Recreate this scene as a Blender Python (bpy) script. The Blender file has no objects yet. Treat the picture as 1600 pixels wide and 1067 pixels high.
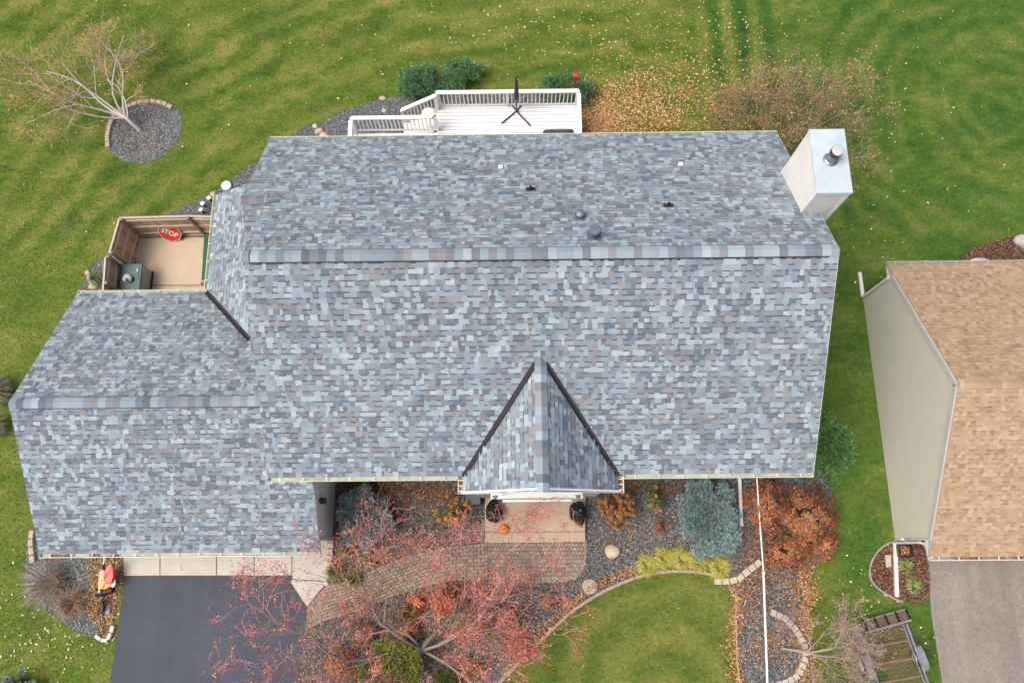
import bpy, bmesh, math, random
import numpy as np
from mathutils import Vector, Matrix
SC = bpy.context.scene
COL = SC.collection
rad = math.radians
# ------------------------------------------------------------------ camera
F, T, YAW, ROLL, CH = 1216.054, 0.26478, 0.026968, -0.036111, 25.898842
CM = Matrix.Rotation(YAW, 3, 'Z') @ Matrix.Rotation(T, 3, 'X') @ Matrix.Rotation(ROLL, 3, 'Z')
cam = bpy.data.cameras.new('camera'); co = bpy.data.objects.new('camera', cam); COL.objects.link(co)
co.matrix_world = Matrix.Translation((0, 0, CH)) @ CM.to_4x4()
cam.sensor_width = 36; cam.sensor_fit = 'HORIZONTAL'; cam.lens = F / 1600 * 36
cam.clip_start = 0.5; cam.clip_end = 2000
SC.camera = co
# ------------------------------------------------------------------ light
SUN_EL, SUN_AZ = rad(62), rad(255)          # azimuth clockwise from +Y
w = bpy.data.worlds.new('World'); SC.world = w; w.use_nodes = True
nt = w.node_tree; sky = nt.nodes.new('ShaderNodeTexSky'); sky.sky_type = 'NISHITA'
sky.sun_disc = False; sky.sun_elevation = SUN_EL; sky.sun_rotation = SUN_AZ
sky.air_density = 1.0; sky.dust_density = 6.0; sky.ozone_density = 0.3
nt.links.new(sky.outputs[0], nt.nodes['Background'].inputs[0]); nt.nodes['Background'].inputs[1].default_value = 0.15
sl = bpy.data.lights.new('sun', 'SUN'); sl.energy = 1.5; sl.angle = rad(32); sl.color = (1, .96, .9)
so = bpy.data.objects.new('sun', sl); COL.objects.link(so)
sd = Vector((math.sin(SUN_AZ) * math.cos(SUN_EL), math.cos(SUN_AZ) * math.cos(SUN_EL), math.sin(SUN_EL)))
so.rotation_euler = sd.to_track_quat('Z', 'Y').to_euler(); so.location = (0, 0, 60)
SC.view_settings.view_transform = 'Standard'; SC.view_settings.look = 'None'
SC.view_settings.gamma = 1; SC.view_settings.exposure = 0.36
SC.cycles.use_denoising = True
SC.cycles.max_bounces = 5; SC.cycles.diffuse_bounces = 3

def P(x, y, z=0.0):                            # a place read off the photograph, on the level z
    d = CM @ Vector((x - 800, 533.5 - y, -F)); s = (z - CH) / d.z
    return Vector((d.x * s, d.y * s, z))
def PL(pts, z=0.0): return [P(x, y, z) for x, y in pts]

# ------------------------------------------------------------------ materials
def nodes(name):
    m = bpy.data.materials.new(name); m.use_nodes = True
    n = m.node_tree; b = n.nodes['Principled BSDF']; return m, n, b
def N(n, t, **k):
    o = n.nodes.new('ShaderNode' + t)
    for a, v in k.items(): setattr(o, a, v)
    return o
def pos(n): return N(n, 'NewGeometry').outputs['Position']
def noise(n, scale, det=3, rough=.6, vec=None):
    t = N(n, 'TexNoise'); t.inputs['Scale'].default_value = scale; t.inputs['Detail'].default_value = det
    t.inputs['Roughness'].default_value = rough; n.links.new(vec or pos(n), t.inputs['Vector']); return t.outputs[0]
def ramp(n, fac, stops):
    r = N(n, 'ValToRGB'); e = r.color_ramp.elements
    while len(e) < len(stops): e.new(.5)
    for i, (p, c) in enumerate(stops): e[i].position = p; e[i].color = (*c, 1)
    n.links.new(fac, r.inputs[0]); return r.outputs[0]
def mix(n, a, b, fac, mode='MIX'):
    m = N(n, 'Mix', data_type='RGBA', blend_type=mode)
    for s, v in ((0, fac), (6, a), (7, b)):
        if hasattr(v, 'links') or isinstance(v, bpy.types.NodeSocket): n.links.new(v, m.inputs[s])
        elif s == 0: m.inputs[0].default_value = v
        else: m.inputs[s].default_value = (*v, 1)
    return m.outputs[2]
def M(n, op, a, b=None, c=None):
    m = N(n, 'Math', operation=op)
    for i, v in enumerate((a, b, c)):
        if v is None: continue
        if isinstance(v, bpy.types.NodeSocket): n.links.new(v, m.inputs[i])
        else: m.inputs[i].default_value = v
    return m.outputs[0]
def bump(n, b, h, strength, dist=.01):
    u = N(n, 'Bump'); u.inputs['Strength'].default_value = strength; u.inputs['Distance'].default_value = dist
    n.links.new(h, u.inputs['Height']); n.links.new(u.outputs[0], b.inputs['Normal'])
def vary(c, k): return tuple(min(1, v * k) for v in c)
def mat(name, c, rough=.7, sc=6, amt=.15, bs=.0, bsc=60, metal=0, dirt=None):
    m, n, b = nodes(name)
    col = ramp(n, noise(n, sc, 4), [(.3, vary(c, 1 - amt)), (.7, vary(c, 1 + amt))])
    if dirt: col = mix(n, col, dirt, M(n, 'MULTIPLY', ramp(n, noise(n, 1.3, 5, .7), [(.5, (0, 0, 0)), (.72, (1, 1, 1))]), .6))
    n.links.new(col, b.inputs['Base Color']); b.inputs['Roughness'].default_value = rough; b.inputs['Metallic'].default_value = metal
    if bs: bump(n, b, noise(n, bsc, 3), bs)
    return m
def amat(name, rough=.8, sc=90, amt=.15, bs=0, sss=0):   # colour stored per face by the builder (each tile, leaf, stone its own)
    m, n, b = nodes(name)
    a = N(n, 'Attribute', attribute_name='Col')
    col = mix(n, a.outputs['Color'], ramp(n, noise(n, sc, 3, .7), [(.3, (1 - amt,) * 3), (.7, (1 + amt,) * 3)]), 1.0, 'MULTIPLY')
    n.links.new(col, b.inputs['Base Color']); b.inputs['Roughness'].default_value = rough
    b.inputs['Specular IOR Level'].default_value = .25
    if bs: bump(n, b, noise(n, 220, 2), bs, .004)
    return m
MT = {}
MT['shingle'] = amat('asphalt_shingle', .9, 160, .16, .5)
MT['tan_shingle'] = amat('tan_asphalt_shingle', .9, 110, .12, .5)
MT['leaf'] = amat('leaf', .7, 20, .15)
MT['tint'] = amat('tinted', .75, 25, .12)
MT['white'] = mat('white_paint', (.78, .77, .75), .5, 2, .05)
MT['white_d'] = mat('white_stucco_panel', (.78, .75, .71), .6, 1.6, .07, .2, 30, dirt=(.56, .53, .50))
MT['gutter'] = mat('gutter_cream', (.66, .67, .55), .5, 3, .08)
MT['gutter_in'] = mat('gutter_inside', (.38, .42, .31), .6, 2, .3)
MT['black'] = mat('black_plastic', (.018, .018, .02), .35, 4, .2)
MT['bag'] = mat('black_bag', (.012, .013, .015), .22, 14, .3, .8, 9)
MT['valley'] = mat('valley_metal', (.040, .036, .038), .45, 3, .15, metal=.3)
MT['galv'] = mat('galvanised_metal', (.24, .28, .32), .38, 5, .12, metal=.7)
MT['capmetal'] = mat('chase_cap', (.46, .53, .57), .5, 2.2, .10, metal=.0, dirt=(.34, .38, .41))
MT['bluepaint'] = mat('vent_paint', (.095, .13, .155), .55, 4, .1)
MT['rubber'] = mat('pipe_boot', (.03, .028, .03), .6, 4, .2)
MT['wood'] = amat('weathered_wood', .85, 30, .3, .4)
MT['conc'] = mat('concrete', (.50, .46, .41), .85, 2.5, .07, .3, 120, dirt=(.42, .38, .33))
MT['conc2'] = mat('tan_concrete', (.50, .40, .29), .85, 2.0, .08, .3, 120, dirt=(.42, .32, .22))
MT['siding'] = None
def siding(name, c):
    m, n, b = nodes(name)
    s = N(n, 'SeparateXYZ'); n.links.new(pos(n), s.inputs[0])
    fr = M(n, 'FRACT', M(n, 'MULTIPLY', s.outputs[2], 1 / .1))
    col = mix(n, ramp(n, noise(n, 3, 4), [(.3, vary(c, .96)), (.7, vary(c, 1.04))]), vary(c, .8), M(n, 'LESS_THAN', fr, .07))
    n.links.new(col, b.inputs['Base Color']); b.inputs['Roughness'].default_value = .6
    bump(n, b, fr, .35, .008); return m
MT['beige_siding'] = siding('beige_lap_siding', (.52, .49, .42))
MT['grey_siding'] = siding('greige_lap_siding', (.61, .585, .50))
# lawn ---------------------------------------------------------------
def lawn_mat(blade=False):
    m, n, b = nodes('grass_blades' if blade else 'lawn_grass'); p = pos(n)
    s = N(n, 'SeparateXYZ'); n.links.new(p, s.inputs[0]); X, Y = s.outputs[0], s.outputs[1]
    wob = M(n, 'MULTIPLY', M(n, 'SUBTRACT', noise(n, .35, 3), .5), 2.4)
    def rings(cx, cy, per):
        dx = M(n, 'SUBTRACT', X, cx); dy = M(n, 'SUBTRACT', Y, cy)
        r = M(n, 'SQRT', M(n, 'ADD', M(n, 'MULTIPLY', dx, dx), M(n, 'MULTIPLY', dy, dy)))
        return M(n, 'SINE', M(n, 'MULTIPLY', M(n, 'ADD', r, wob), 2 * math.pi / per))
    def sstep(v, a, bb):
        k = N(n, 'MapRange', interpolation_type='SMOOTHSTEP'); n.links.new(v, k.inputs[0])
        k.inputs[1].default_value = a; k.inputs[2].default_value = bb; return k.outputs[0]
    L = rings(2.2, -1.5, 1.15)
    c = P(1560, 170); R = rings(c.x, c.y, .95)
    V = M(n, 'SINE', M(n, 'MULTIPLY', M(n, 'ADD', X, M(n, 'MULTIPLY', wob, .25)), 2 * math.pi / 1.0))
    xr = sstep(M(n, 'SUBTRACT', X, M(n, 'MULTIPLY', 3.0, M(n, 'SUBTRACT', 1, sstep(Y, 1, 5)))), 6.2, 8.2); xrr = sstep(X, 9.5, 11.5); top = sstep(Y, 9, 12)
    st = M(n, 'ADD', M(n, 'MULTIPLY', L, M(n, 'MULTIPLY', M(n, 'SUBTRACT', 1, xr), .6)),
           M(n, 'ADD', M(n, 'MULTIPLY', V, M(n, 'MULTIPLY', M(n, 'MULTIPLY', xr, M(n, 'SUBTRACT', 1, xrr)), 1.0)), M(n, 'MULTIPLY', R, M(n, 'MULTIPLY', xrr, .42))))
    st = M(n, 'MULTIPLY', M(n, 'MULTIPLY', st, top), ramp(n, noise(n, .28, 3), [(.36, (.35,) * 3), (.58, (1.15,) * 3)]))
    mp = N(n, 'Mapping'); n.links.new(p, mp.inputs[0]); mp.inputs['Rotation'].default_value = (0, 0, rad(-30)); mp.inputs['Scale'].default_value = (.8, 1.3, 1)
    big = noise(n, .55, 6, .62, mp.outputs[0])
    med = noise(n, 3.2, 6, .72); fine = noise(n, 26, 6, .75)
    mp2 = N(n, 'Mapping'); n.links.new(p, mp2.inputs[0]); mp2.inputs['Rotation'].default_value = (0, 0, rad(-25)); mp2.inputs['Scale'].default_value = (.75, 1.5, 1)
    med = noise(n, 2.1, 8, .78, mp2.outputs[0]); fine = noise(n, 16, 6, .85)
    v = M(n, 'ADD', M(n, 'MULTIPLY', st, .100), M(n, 'ADD', M(n, 'MULTIPLY', big, .42), M(n, 'ADD', M(n, 'MULTIPLY', med, .42), M(n, 'MULTIPLY', fine, .42))))
    left = ramp(n, v, [(.44, (.028, .078, .010)), (.55, (.068, .124, .016)), (.64, (.114, .162, .024)), (.76, (.215, .212, .058)), (.88, (.33, .29, .12))])
    right = ramp(n, v, [(.44, (.018, .064, .012)), (.56, (.045, .112, .018)), (.67, (.090, .152, .026)), (.80, (.21, .215, .058))])
    col = mix(n, left, right, xr)
    pat = sstep(noise(n, .9, 5, .7), .52, .68)
    col = mix(n, col, (.15, .125, .055), M(n, 'MULTIPLY', pat, .30))
    c2 = P(1040, 1075); dx = M(n, 'SUBTRACT', X, c2.x); dy = M(n, 'SUBTRACT', Y, c2.y); r2 = M(n, 'SQRT', M(n, 'ADD', M(n, 'MULTIPLY', dx, dx), M(n, 'MULTIPLY', dy, dy)))
    arc = M(n, 'MULTIPLY', M(n, 'SUBTRACT', 1, sstep(Y, -1.5, .3)), M(n, 'SUBTRACT', 1, sstep(r2, 3.2, 5.0)))
    rr_ = M(n, 'SINE', M(n, 'MULTIPLY', M(n, 'ADD', r2, M(n, 'MULTIPLY', wob, .9)), 2 * math.pi / 1.3))
    col = mix(n, col, mix(n, (.05, .105, .014), (.26, .25, .07), M(n, 'ADD', .45, M(n, 'ADD', M(n, 'MULTIPLY', rr_, .22), M(n, 'SUBTRACT', med, .5)))), M(n, 'MULTIPLY', arc, .65))
    shade = ramp(n, noise(n, 7, 4, .7), [(.35, (.78, .80, .8)), (.62, (1.18, 1.16, 1.1))]); col = mix(n, col, shade, .9, 'MULTIPLY')
    sp = noise(n, 60, 2, .5); col = mix(n, col, ramp(n, sp, [(.3, (.45, .5, .45)), (.5, (1, 1, 1)), (.7, (1.6, 1.5, 1.4))]), .8, 'MULTIPLY')
    if blade: col = mix(n, col, N(n, 'Attribute', attribute_name='Col').outputs['Color'], 1.0, 'MULTIPLY')
    n.links.new(col, b.inputs['Base Color']); b.inputs['Roughness'].default_value = .8; b.inputs['Specular IOR Level'].default_value = .15
    bump(n, b, noise(n, 45, 5, .7), .8, .03); return m
MT['lawn'] = lawn_mat(); MT['blade'] = lawn_mat(True)
def gravel_mat(name, stops, sc=34, leaf=.0):
    m, n, b = nodes(name)
    vo = N(n, 'TexVoronoi'); vo.inputs['Scale'].default_value = sc; n.links.new(pos(n), vo.inputs['Vector'])
    sp = N(n, 'SeparateColor'); n.links.new(vo.outputs['Color'], sp.inputs[0])
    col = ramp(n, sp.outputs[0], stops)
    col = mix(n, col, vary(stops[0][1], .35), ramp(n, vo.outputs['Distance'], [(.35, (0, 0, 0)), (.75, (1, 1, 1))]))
    n.links.new(col, b.inputs['Base Color']); b.inputs['Roughness'].default_value = .8
    bump(n, b, M(n, 'SUBTRACT', 1, vo.outputs['Distance']), 1.0, .03); return m
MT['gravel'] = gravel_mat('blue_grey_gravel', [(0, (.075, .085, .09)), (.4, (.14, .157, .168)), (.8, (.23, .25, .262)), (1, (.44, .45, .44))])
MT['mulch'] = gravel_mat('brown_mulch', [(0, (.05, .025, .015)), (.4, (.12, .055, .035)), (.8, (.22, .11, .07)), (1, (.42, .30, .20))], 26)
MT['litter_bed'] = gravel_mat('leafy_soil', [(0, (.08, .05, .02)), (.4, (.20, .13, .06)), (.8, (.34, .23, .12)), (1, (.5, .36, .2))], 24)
def asphalt(name, c, sc, amp):
    m, n, b = nodes(name)
    v = M(n, 'ADD', M(n, 'MULTIPLY', noise(n, sc, 3, .8), .5), M(n, 'ADD', M(n, 'MULTIPLY', noise(n, .5, 5, .7), .3), M(n, 'MULTIPLY', noise(n, 6, 4), .2)))
    col = ramp(n, v, [(.35, vary(c, 1 - amp)), (.65, vary(c, 1 + amp))])
    mp = N(n, 'Mapping'); n.links.new(pos(n), mp.inputs[0]); mp.inputs['Scale'].default_value = (1.6, .12, 1)
    col = mix(n, col, ramp(n, noise(n, 1.2, 5, .6, mp.outputs[0]), [(.35, (.90,) * 3), (.62, (1.07,) * 3)]), 1.0, 'MULTIPLY')
    col = mix(n, col, vary(c, .55), ramp(n, noise(n, 1.7, 2, .5), [(.68, (0, 0, 0)), (.76, (.4, .4, .4))]))
    n.links.new(col, b.inputs['Base Color']); b.inputs['Roughness'].default_value = .75
    bump(n, b, noise(n, sc, 2), .5, .01); return m
MT['drive'] = asphalt('sealed_asphalt', (.046, .055, .078), 90, .30)
MT['drive2'] = asphalt('aged_asphalt', (.235, .205, .178), 30, .42)

# ------------------------------------------------------------------ mesh builder
class MB:
    def __init__(s): s.v = []; s.f = []; s.c = []; s.A = []; s.n = 0
    def add(s, vs, fs, c=(1, 1, 1)):
        o = s.n; s.v += [tuple(q) for q in vs]; s.n += len(vs)
        for f in fs: s.f.append([i + o for i in f]); s.c.append(c)
    def bulk(s, V, nper, C):                    # numpy polygons, nper vertices each
        s.A.append((np.asarray(V, np.float32), nper, np.asarray(C, np.float32)))
    def box(s, a, b, c=(1, 1, 1), rz=0, top=None):
        a, b = Vector(a), Vector(b); m = (a + b) / 2; h = (b - a) / 2; cs, sn = math.cos(rz), math.sin(rz); vs = []
        for dz in (-1, 1):
            k = (top or 1) if dz > 0 else 1
            for dx, dy in ((-1, -1), (1, -1), (1, 1), (-1, 1)):
                x, y = dx * h.x * k, dy * h.y * k; vs.append((m.x + x * cs - y * sn, m.y + x * sn + y * cs, m.z + dz * h.z))
        s.add(vs, [(3, 2, 1, 0), (4, 5, 6, 7), (0, 1, 5, 4), (1, 2, 6, 5), (2, 3, 7, 6), (3, 0, 4, 7)], c)
    def beam(s, p, q, wd, ht, c=(1, 1, 1), up=(0, 0, 1)):   # rectangular bar from p to q
        p, q = Vector(p), Vector(q); d = (q - p).normalized(); u = Vector(up)
        sx = d.cross(u); sx = sx.normalized() if sx.length > 1e-4 else Vector((1, 0, 0)); u = sx.cross(d).normalized()
        vs = [e + sx * (a * wd / 2) + u * (bb * ht / 2) for e in (p, q) for a, bb in ((-1, -1), (1, -1), (1, 1), (-1, 1))]
        s.add(vs, [(0, 1, 2, 3), (7, 6, 5, 4), (0, 4, 5, 1), (1, 5, 6, 2), (2, 6, 7, 3), (3, 7, 4, 0)], c)
    def tube(s, pts, rs, n=6, c=(1, 1, 1), cap=True):
        pts = [Vector(p) for p in pts]; k = len(pts)
        if not hasattr(rs, '__len__'): rs = [rs] * k
        vs = []
        for i, p in enumerate(pts):
            d = (pts[min(i + 1, k - 1)] - pts[max(i - 1, 0)]).normalized()
            a = d.orthogonal().normalized() if i == 0 else (a - d * a.dot(d)).normalized()
            bq = d.cross(a)
            for j in range(n):
                t = 2 * math.pi * j / n; vs.append(p + (a * math.cos(t) + bq * math.sin(t)) * rs[i])
        fs = [(i * n + j, i * n + (j + 1) % n, (i + 1) * n + (j + 1) % n, (i + 1) * n + j) for i in range(k - 1) for j in range(n)]
        if cap: fs += [tuple(range(n - 1, -1, -1)), tuple(range((k - 1) * n, k * n))]
        s.add(vs, fs, c)
    def lathe(s, o, prof, n=20, c=(1, 1, 1), wob=0, sx=1, sy=1, rnd=None):
        o = Vector(o); vs = []
        for r, z in prof:
            for j in range(n):
                t = 2 * math.pi * j / n; rr = r * (1 + (rnd.uniform(-wob, wob) if wob else 0))
                vs.append(o + Vector((rr * math.cos(t) * sx, rr * math.sin(t) * sy, z)))
        k = len(prof); fs = [(i * n + j, i * n + (j + 1) % n, (i + 1) * n + (j + 1) % n, (i + 1) * n + j) for i in range(k - 1) for j in range(n)]
        fs += [tuple(range(n - 1, -1, -1)), tuple(range((k - 1) * n, k * n))]
        s.add(vs, fs, c)
    def prism(s, poly, z0, z1, c=(1, 1, 1)):
        n = len(poly); vs = [(p[0], p[1], z0) for p in poly] + [(p[0], p[1], z1) for p in poly]
        area = sum(poly[i][0] * poly[(i + 1) % n][1] - poly[(i + 1) % n][0] * poly[i][1] for i in range(n))
        if area < 0: vs = vs[:n][::-1] + vs[n:][::-1]
        s.add(vs, [tuple(range(n - 1, -1, -1)), tuple(range(n, 2 * n))] + [(i, (i + 1) % n, n + (i + 1) % n, n + i) for i in range(n)], c)
    def build(s, name, m, parent=None, smooth=False, bevel=0):
        off = parent['_o'] if parent is not None and '_o' in parent else (0, 0, 0)
        me = bpy.data.meshes.new(name)
        V = np.array(s.v, np.float32).reshape(-1, 3); nv = len(V); sizes = [len(f) for f in s.f]
        idx = [i for f in s.f for i in f]; C = np.ones((len(s.f), 4), np.float32)
        if s.f: C[:, :3] = np.array(s.c, np.float32)
        VV = [V]; SZ = [np.array(sizes, np.int32)]; ID = [np.array(idx, np.int32)]; CC = [C]
        for A, k, c in s.A:
            A = A.reshape(-1, 3); m_ = len(A) // k; VV.append(A); SZ.append(np.full(m_, k, np.int32)); ID.append(np.arange(nv, nv + len(A), dtype=np.int32)); nv += len(A)
            c4 = np.ones((m_, 4), np.float32); c4[:, :3] = c; CC.append(c4)
        V = np.concatenate(VV) - np.array(off, np.float32); SZ = np.concatenate(SZ); ID = np.concatenate(ID); C = np.concatenate(CC)
        me.vertices.add(len(V)); me.vertices.foreach_set('co', V.ravel()); me.loops.add(len(ID)); me.loops.foreach_set('vertex_index', ID)
        me.polygons.add(len(SZ)); st = np.concatenate(([0], np.cumsum(SZ)[:-1])).astype(np.int32)
        me.polygons.foreach_set('loop_start', st); me.polygons.foreach_set('loop_total', SZ)
        me.polygons.foreach_set('use_smooth', np.full(len(SZ), bool(smooth)))
        me.update(calc_edges=True); me.validate()
        at = me.attributes.new('Col', 'FLOAT_COLOR', 'FACE')
        if len(me.polygons) == len(C): at.data.foreach_set('color', C.ravel())
        me.materials.append(MT[m] if isinstance(m, str) else m)
        o = bpy.data.objects.new(name, me); COL.objects.link(o)
        if parent is not None: o.parent = parent
        if bevel:
            b = o.modifiers.new('bevel', 'BEVEL'); b.width = bevel; b.segments = 2; b.limit_method = 'ANGLE'
        o['_o'] = off
        return o
def tag(o, label, cat, group=None, kind=None):
    if label: o['label'] = label
    if cat: o['category'] = cat
    if group: o['group'] = group
    if kind: o['kind'] = kind
    return o
def thing(name, loc, label, cat, group=None):
    o = bpy.data.objects.new(name, None); COL.objects.link(o); o.location = loc; o.empty_display_size = .2
    o['_o'] = tuple(loc); return tag(o, label, cat, group)
def struct(o, stuff=False): o['kind'] = 'stuff' if stuff else 'structure'; return o
def inpoly(X, Y, poly):
    ins = np.zeros(len(X), bool); n = len(poly)
    for i in range(n):
        x0, y0 = poly[i][0], poly[i][1]; x1, y1 = poly[(i + 1) % n][0], poly[(i + 1) % n][1]
        c = ((y0 > Y) != (y1 > Y)) & (X < (x1 - x0) * (Y - y0) / (y1 - y0 + 1e-12) + x0); ins ^= c
    return ins
def smooth_poly(pts, k=4):                     # Catmull-Rom closed
    out = []; n = len(pts)
    for i in range(n):
        a, b, c, d = (Vector(pts[(i + j) % n][:2]) for j in (-1, 0, 1, 2))
        for t in (j / k for j in range(k)):
            out.append(.5 * ((2 * b) + (-a + c) * t + (2 * a - 5 * b + 4 * c - d) * t * t + (-a + 3 * b - 3 * c + d) * t ** 3))
    return out
def sheet(name, poly, z, m, stuff=False):
    mb = MB(); mb.add([(p[0], p[1], z) for p in poly], [tuple(range(len(poly)))]); o = mb.build(name, m)
    bm = bmesh.new(); bm.from_mesh(o.data); bmesh.ops.triangulate(bm, faces=bm.faces); bmesh.ops.recalc_face_normals(bm, faces=bm.faces)
    for f in bm.faces:
        if f.normal.z < 0: f.normal_flip()
    bm.to_mesh(o.data); bm.free(); return struct(o, stuff)

# ================================================================== GROUND
HOLE = {}
g = MB(); g.add([(-260, -260, 0), (260, -260, 0), (260, 260, 0), (-260, 260, 0)], [(0, 1, 2, 3)]); struct(g.build('lawn', 'lawn'))
ringbed = smooth_poly(PL([(165, 205), (172, 180), (190, 165), (215, 156), (250, 155), (275, 168), (285, 190), (280, 215), (262, 240), (235, 253), (210, 256), (185, 247), (168, 228)]))
backbed = PL([(905, 150), (700, 146), (655, 150), (615, 152), (575, 160), (530, 177), (505, 190), (475, 198), (450, 213), (425, 240), (385, 262), (350, 290), (300, 318), (255, 338), (185, 352), (170, 395), (150, 408), (138, 428), (128, 445), (118, 462), (118, 500), (330, 500), (360, 330), (450, 260), (905, 260)])
leftbed = PL([(62, 815), (50, 825), (42, 850), (38, 900), (45, 925), (75, 955), (110, 980), (150, 997), (172, 1000), (180, 960), (196, 895), (196, 820)])
frontbed = PL([(515, 735), (1285, 735), (1300, 770), (1304, 800), (1298, 850), (1268, 900), (1262, 960), (1275, 1067), (1285, 1140), (1160, 1140), (1152, 1060), (1150, 990), (1148, 940), (1136, 908), (1112, 898), (1085, 893), (1040, 893), (1000, 900), (950, 920), (900, 950), (860, 985), (815, 1030), (780, 1067), (745, 1140), (455, 1140), (474, 1000), (480, 950), (510, 905), (515, 850)])
nbed = smooth_poly(PL([(1440, 842), (1395, 848), (1370, 865), (1360, 890), (1368, 912), (1395, 932), (1415, 938), (1450, 932), (1450, 880)]))
nback = PL([(1490, 420), (1498, 402), (1522, 388), (1560, 375), (1605, 362), (1750, 350), (1750, 420)])
drive = PL([(196, 899), (455, 899), (480, 945), (474, 1000), (462, 1140), (440, 1900), (90, 1900), (162, 1140)])
drive2 = PL([(1447, 860), (1455, 960), (1472, 1067), (1485, 1140), (1590, 1900), (2150, 1900), (1800, 855)])
apron = PL([(193, 820), (513, 820), (511, 905), (480, 947), (452, 904), (448, 899), (194, 899)])
lpad = PL([(214, 372), (333, 370), (340, 500), (205, 500)])
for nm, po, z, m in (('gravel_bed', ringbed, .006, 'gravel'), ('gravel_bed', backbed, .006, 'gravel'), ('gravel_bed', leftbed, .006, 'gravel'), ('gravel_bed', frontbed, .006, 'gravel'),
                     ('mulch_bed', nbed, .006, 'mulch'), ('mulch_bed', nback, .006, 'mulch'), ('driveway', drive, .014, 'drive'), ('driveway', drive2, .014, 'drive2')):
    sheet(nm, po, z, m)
sheet('leafy_soil', PL([(140, 860), (196, 860), (196, 895), (180, 960), (172, 1000), (155, 992), (148, 960), (138, 930)]), .012, 'litter_bed')
# concrete apron with tooled joints (panels a few mm apart)
def quadstrip_panels(name, polys, z0, z1, m):
    mb = MB()
    for p in polys: mb.prism(p, z0, z1)
    return struct(mb.build(name, m, bevel=.006))
ap = [[(193, 820), (250, 820), (250, 898.5), (194, 899)], [(251.2, 820), (338, 820), (338, 898.5), (251.2, 898.5)], [(339.2, 820), (397, 820), (397, 898.5), (339.2, 898.5)],
      [(398.2, 820), (456, 820), (456, 898.5), (398.2, 898.5)], [(457.2, 820), (513, 820), (511.5, 907.5), (457.2, 904)], [(457.2, 905.2), (511.3, 908.7), (480, 947), (454, 908)]]
quadstrip_panels('garage_apron', [PL(q) for q in ap], -.05, .03, 'conc')
quadstrip_panels('patio_slab', [PL([(214, 373), (331, 371), (331, 446), (212, 446)]), PL([(212, 447.2), (331, 447.2), (338, 500), (205, 500)])], -.05, .04, 'conc2')

# ---------------- clay paver walk and patio
rng = random.Random(5)
def paver_cells(mb, A, B, rows, plen, z, cols, bond=.5):
    # A,B polylines (world, same count) bounding the strip; rows across, bricks along
    def lerpline(L, t):
        k = t * (len(L) - 1); i = min(int(k), len(L) - 2); return L[i].lerp(L[i + 1], k - i)
    ln = sum((A[i + 1] - A[i]).length for i in range(len(A) - 1)); n = max(2, int(ln / plen))
    for r in range(rows):
        v0, v1 = (r + .09) / rows, (r + .91) / rows; sh = bond if r % 2 else 0
        for k in range(-1, n + 1):
            t0, t1 = max(0, (k + sh + .06) / n), min(1, (k + sh + .94) / n)
            if t1 - t0 < .1 / n: continue
            q = []
            for t, v in ((t0, v0), (t1, v0), (t1, v1), (t0, v1)):
                p = lerpline(A, t).lerp(lerpline(B, t), v); q.append((p.x, p.y))
            c = vary(rng.choice(cols), rng.uniform(.8, 1.15)); mb.prism(q, z - .03, z + rng.uniform(0, .004), c)
bricks = [(.31, .265, .205), (.29, .255, .205), (.265, .235, .195), (.34, .29, .22), (.30, .245, .195), (.25, .225, .19), (.32, .285, .23)]
up_e = PL([(482, 946), (508, 916), (536, 909), (570, 895), (612, 877), (650, 865), (700, 854), (762, 848)])
lo_e = PL([(478, 985), (500, 972), (525, 964), (562, 954), (615, 931), (655, 918), (702, 908), (762, 906)])
pm = MB(); paver_cells(pm, up_e, lo_e, 10, .155, .045, bricks)
path_poly = up_e + lo_e[::-1]
pat_t = PL([(763, 848), (800, 848), (860, 848), (914, 847)]); 
rows = 9
for r in range(rows):       # straight-laid patio with a rounded south-east corner
    y0, y1 = 848.5 + r * 6.4, 848.5 + (r + .86) * 6.4; xe = 914 - (0 if r < 5 else (0, 3, 7, 14, 30)[r - 5])
    a = PL([(763, y0), (xe, y0)]); b = PL([(763, y1), (xe, y1)])
    n = int((a[1] - a[0]).length / .11)
    sh = .5 if r % 2 else 0
    for k in range(-1, n):
        t0, t1 = max(0, (k + sh + .06) / n), min(1, (k + sh + .93) / n)
        if t1 <= t0 + .005: continue
        pm.prism([(a[0].lerp(a[1], t)[0], a[0].lerp(a[1], t)[1]) if s else (b[0].lerp(b[1], t)[0], b[0].lerp(b[1], t)[1]) for t, s in ((t0, 1), (t1, 1), (t1, 0), (t0, 0))], .015, .045 + rng.uniform(0, .004), vary(rng.choice(bricks), rng.uniform(.8, 1.15)))
# soldier course round the patio edge
ed_o = PL([(762, 912), (830, 911.5), (880, 909.5), (900, 903), (911, 893), (916, 878), (917, 860), (917, 847)]); ed_i = PL([(762, 906), (830, 905.5), (878, 903.5), (896, 898), (906, 889), (911, 876), (912, 860), (912, 847)])
paver_cells(pm, ed_i, ed_o, 1, .1, .05, bricks, 0)
struct(pm.build('paver_path', 'tint'))
sheet('path_base', path_poly, .018, mat('joint_sand', (.13, .115, .095), .9, 20, .2))
patio_poly = PL([(761, 848)]) + ed_o[::1]
sheet('path_base', patio_poly, .020, MT['gravel'].copy() if 0 else mat('joint_sand_patio', (.13, .115, .095), .9, 20, .2))

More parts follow.
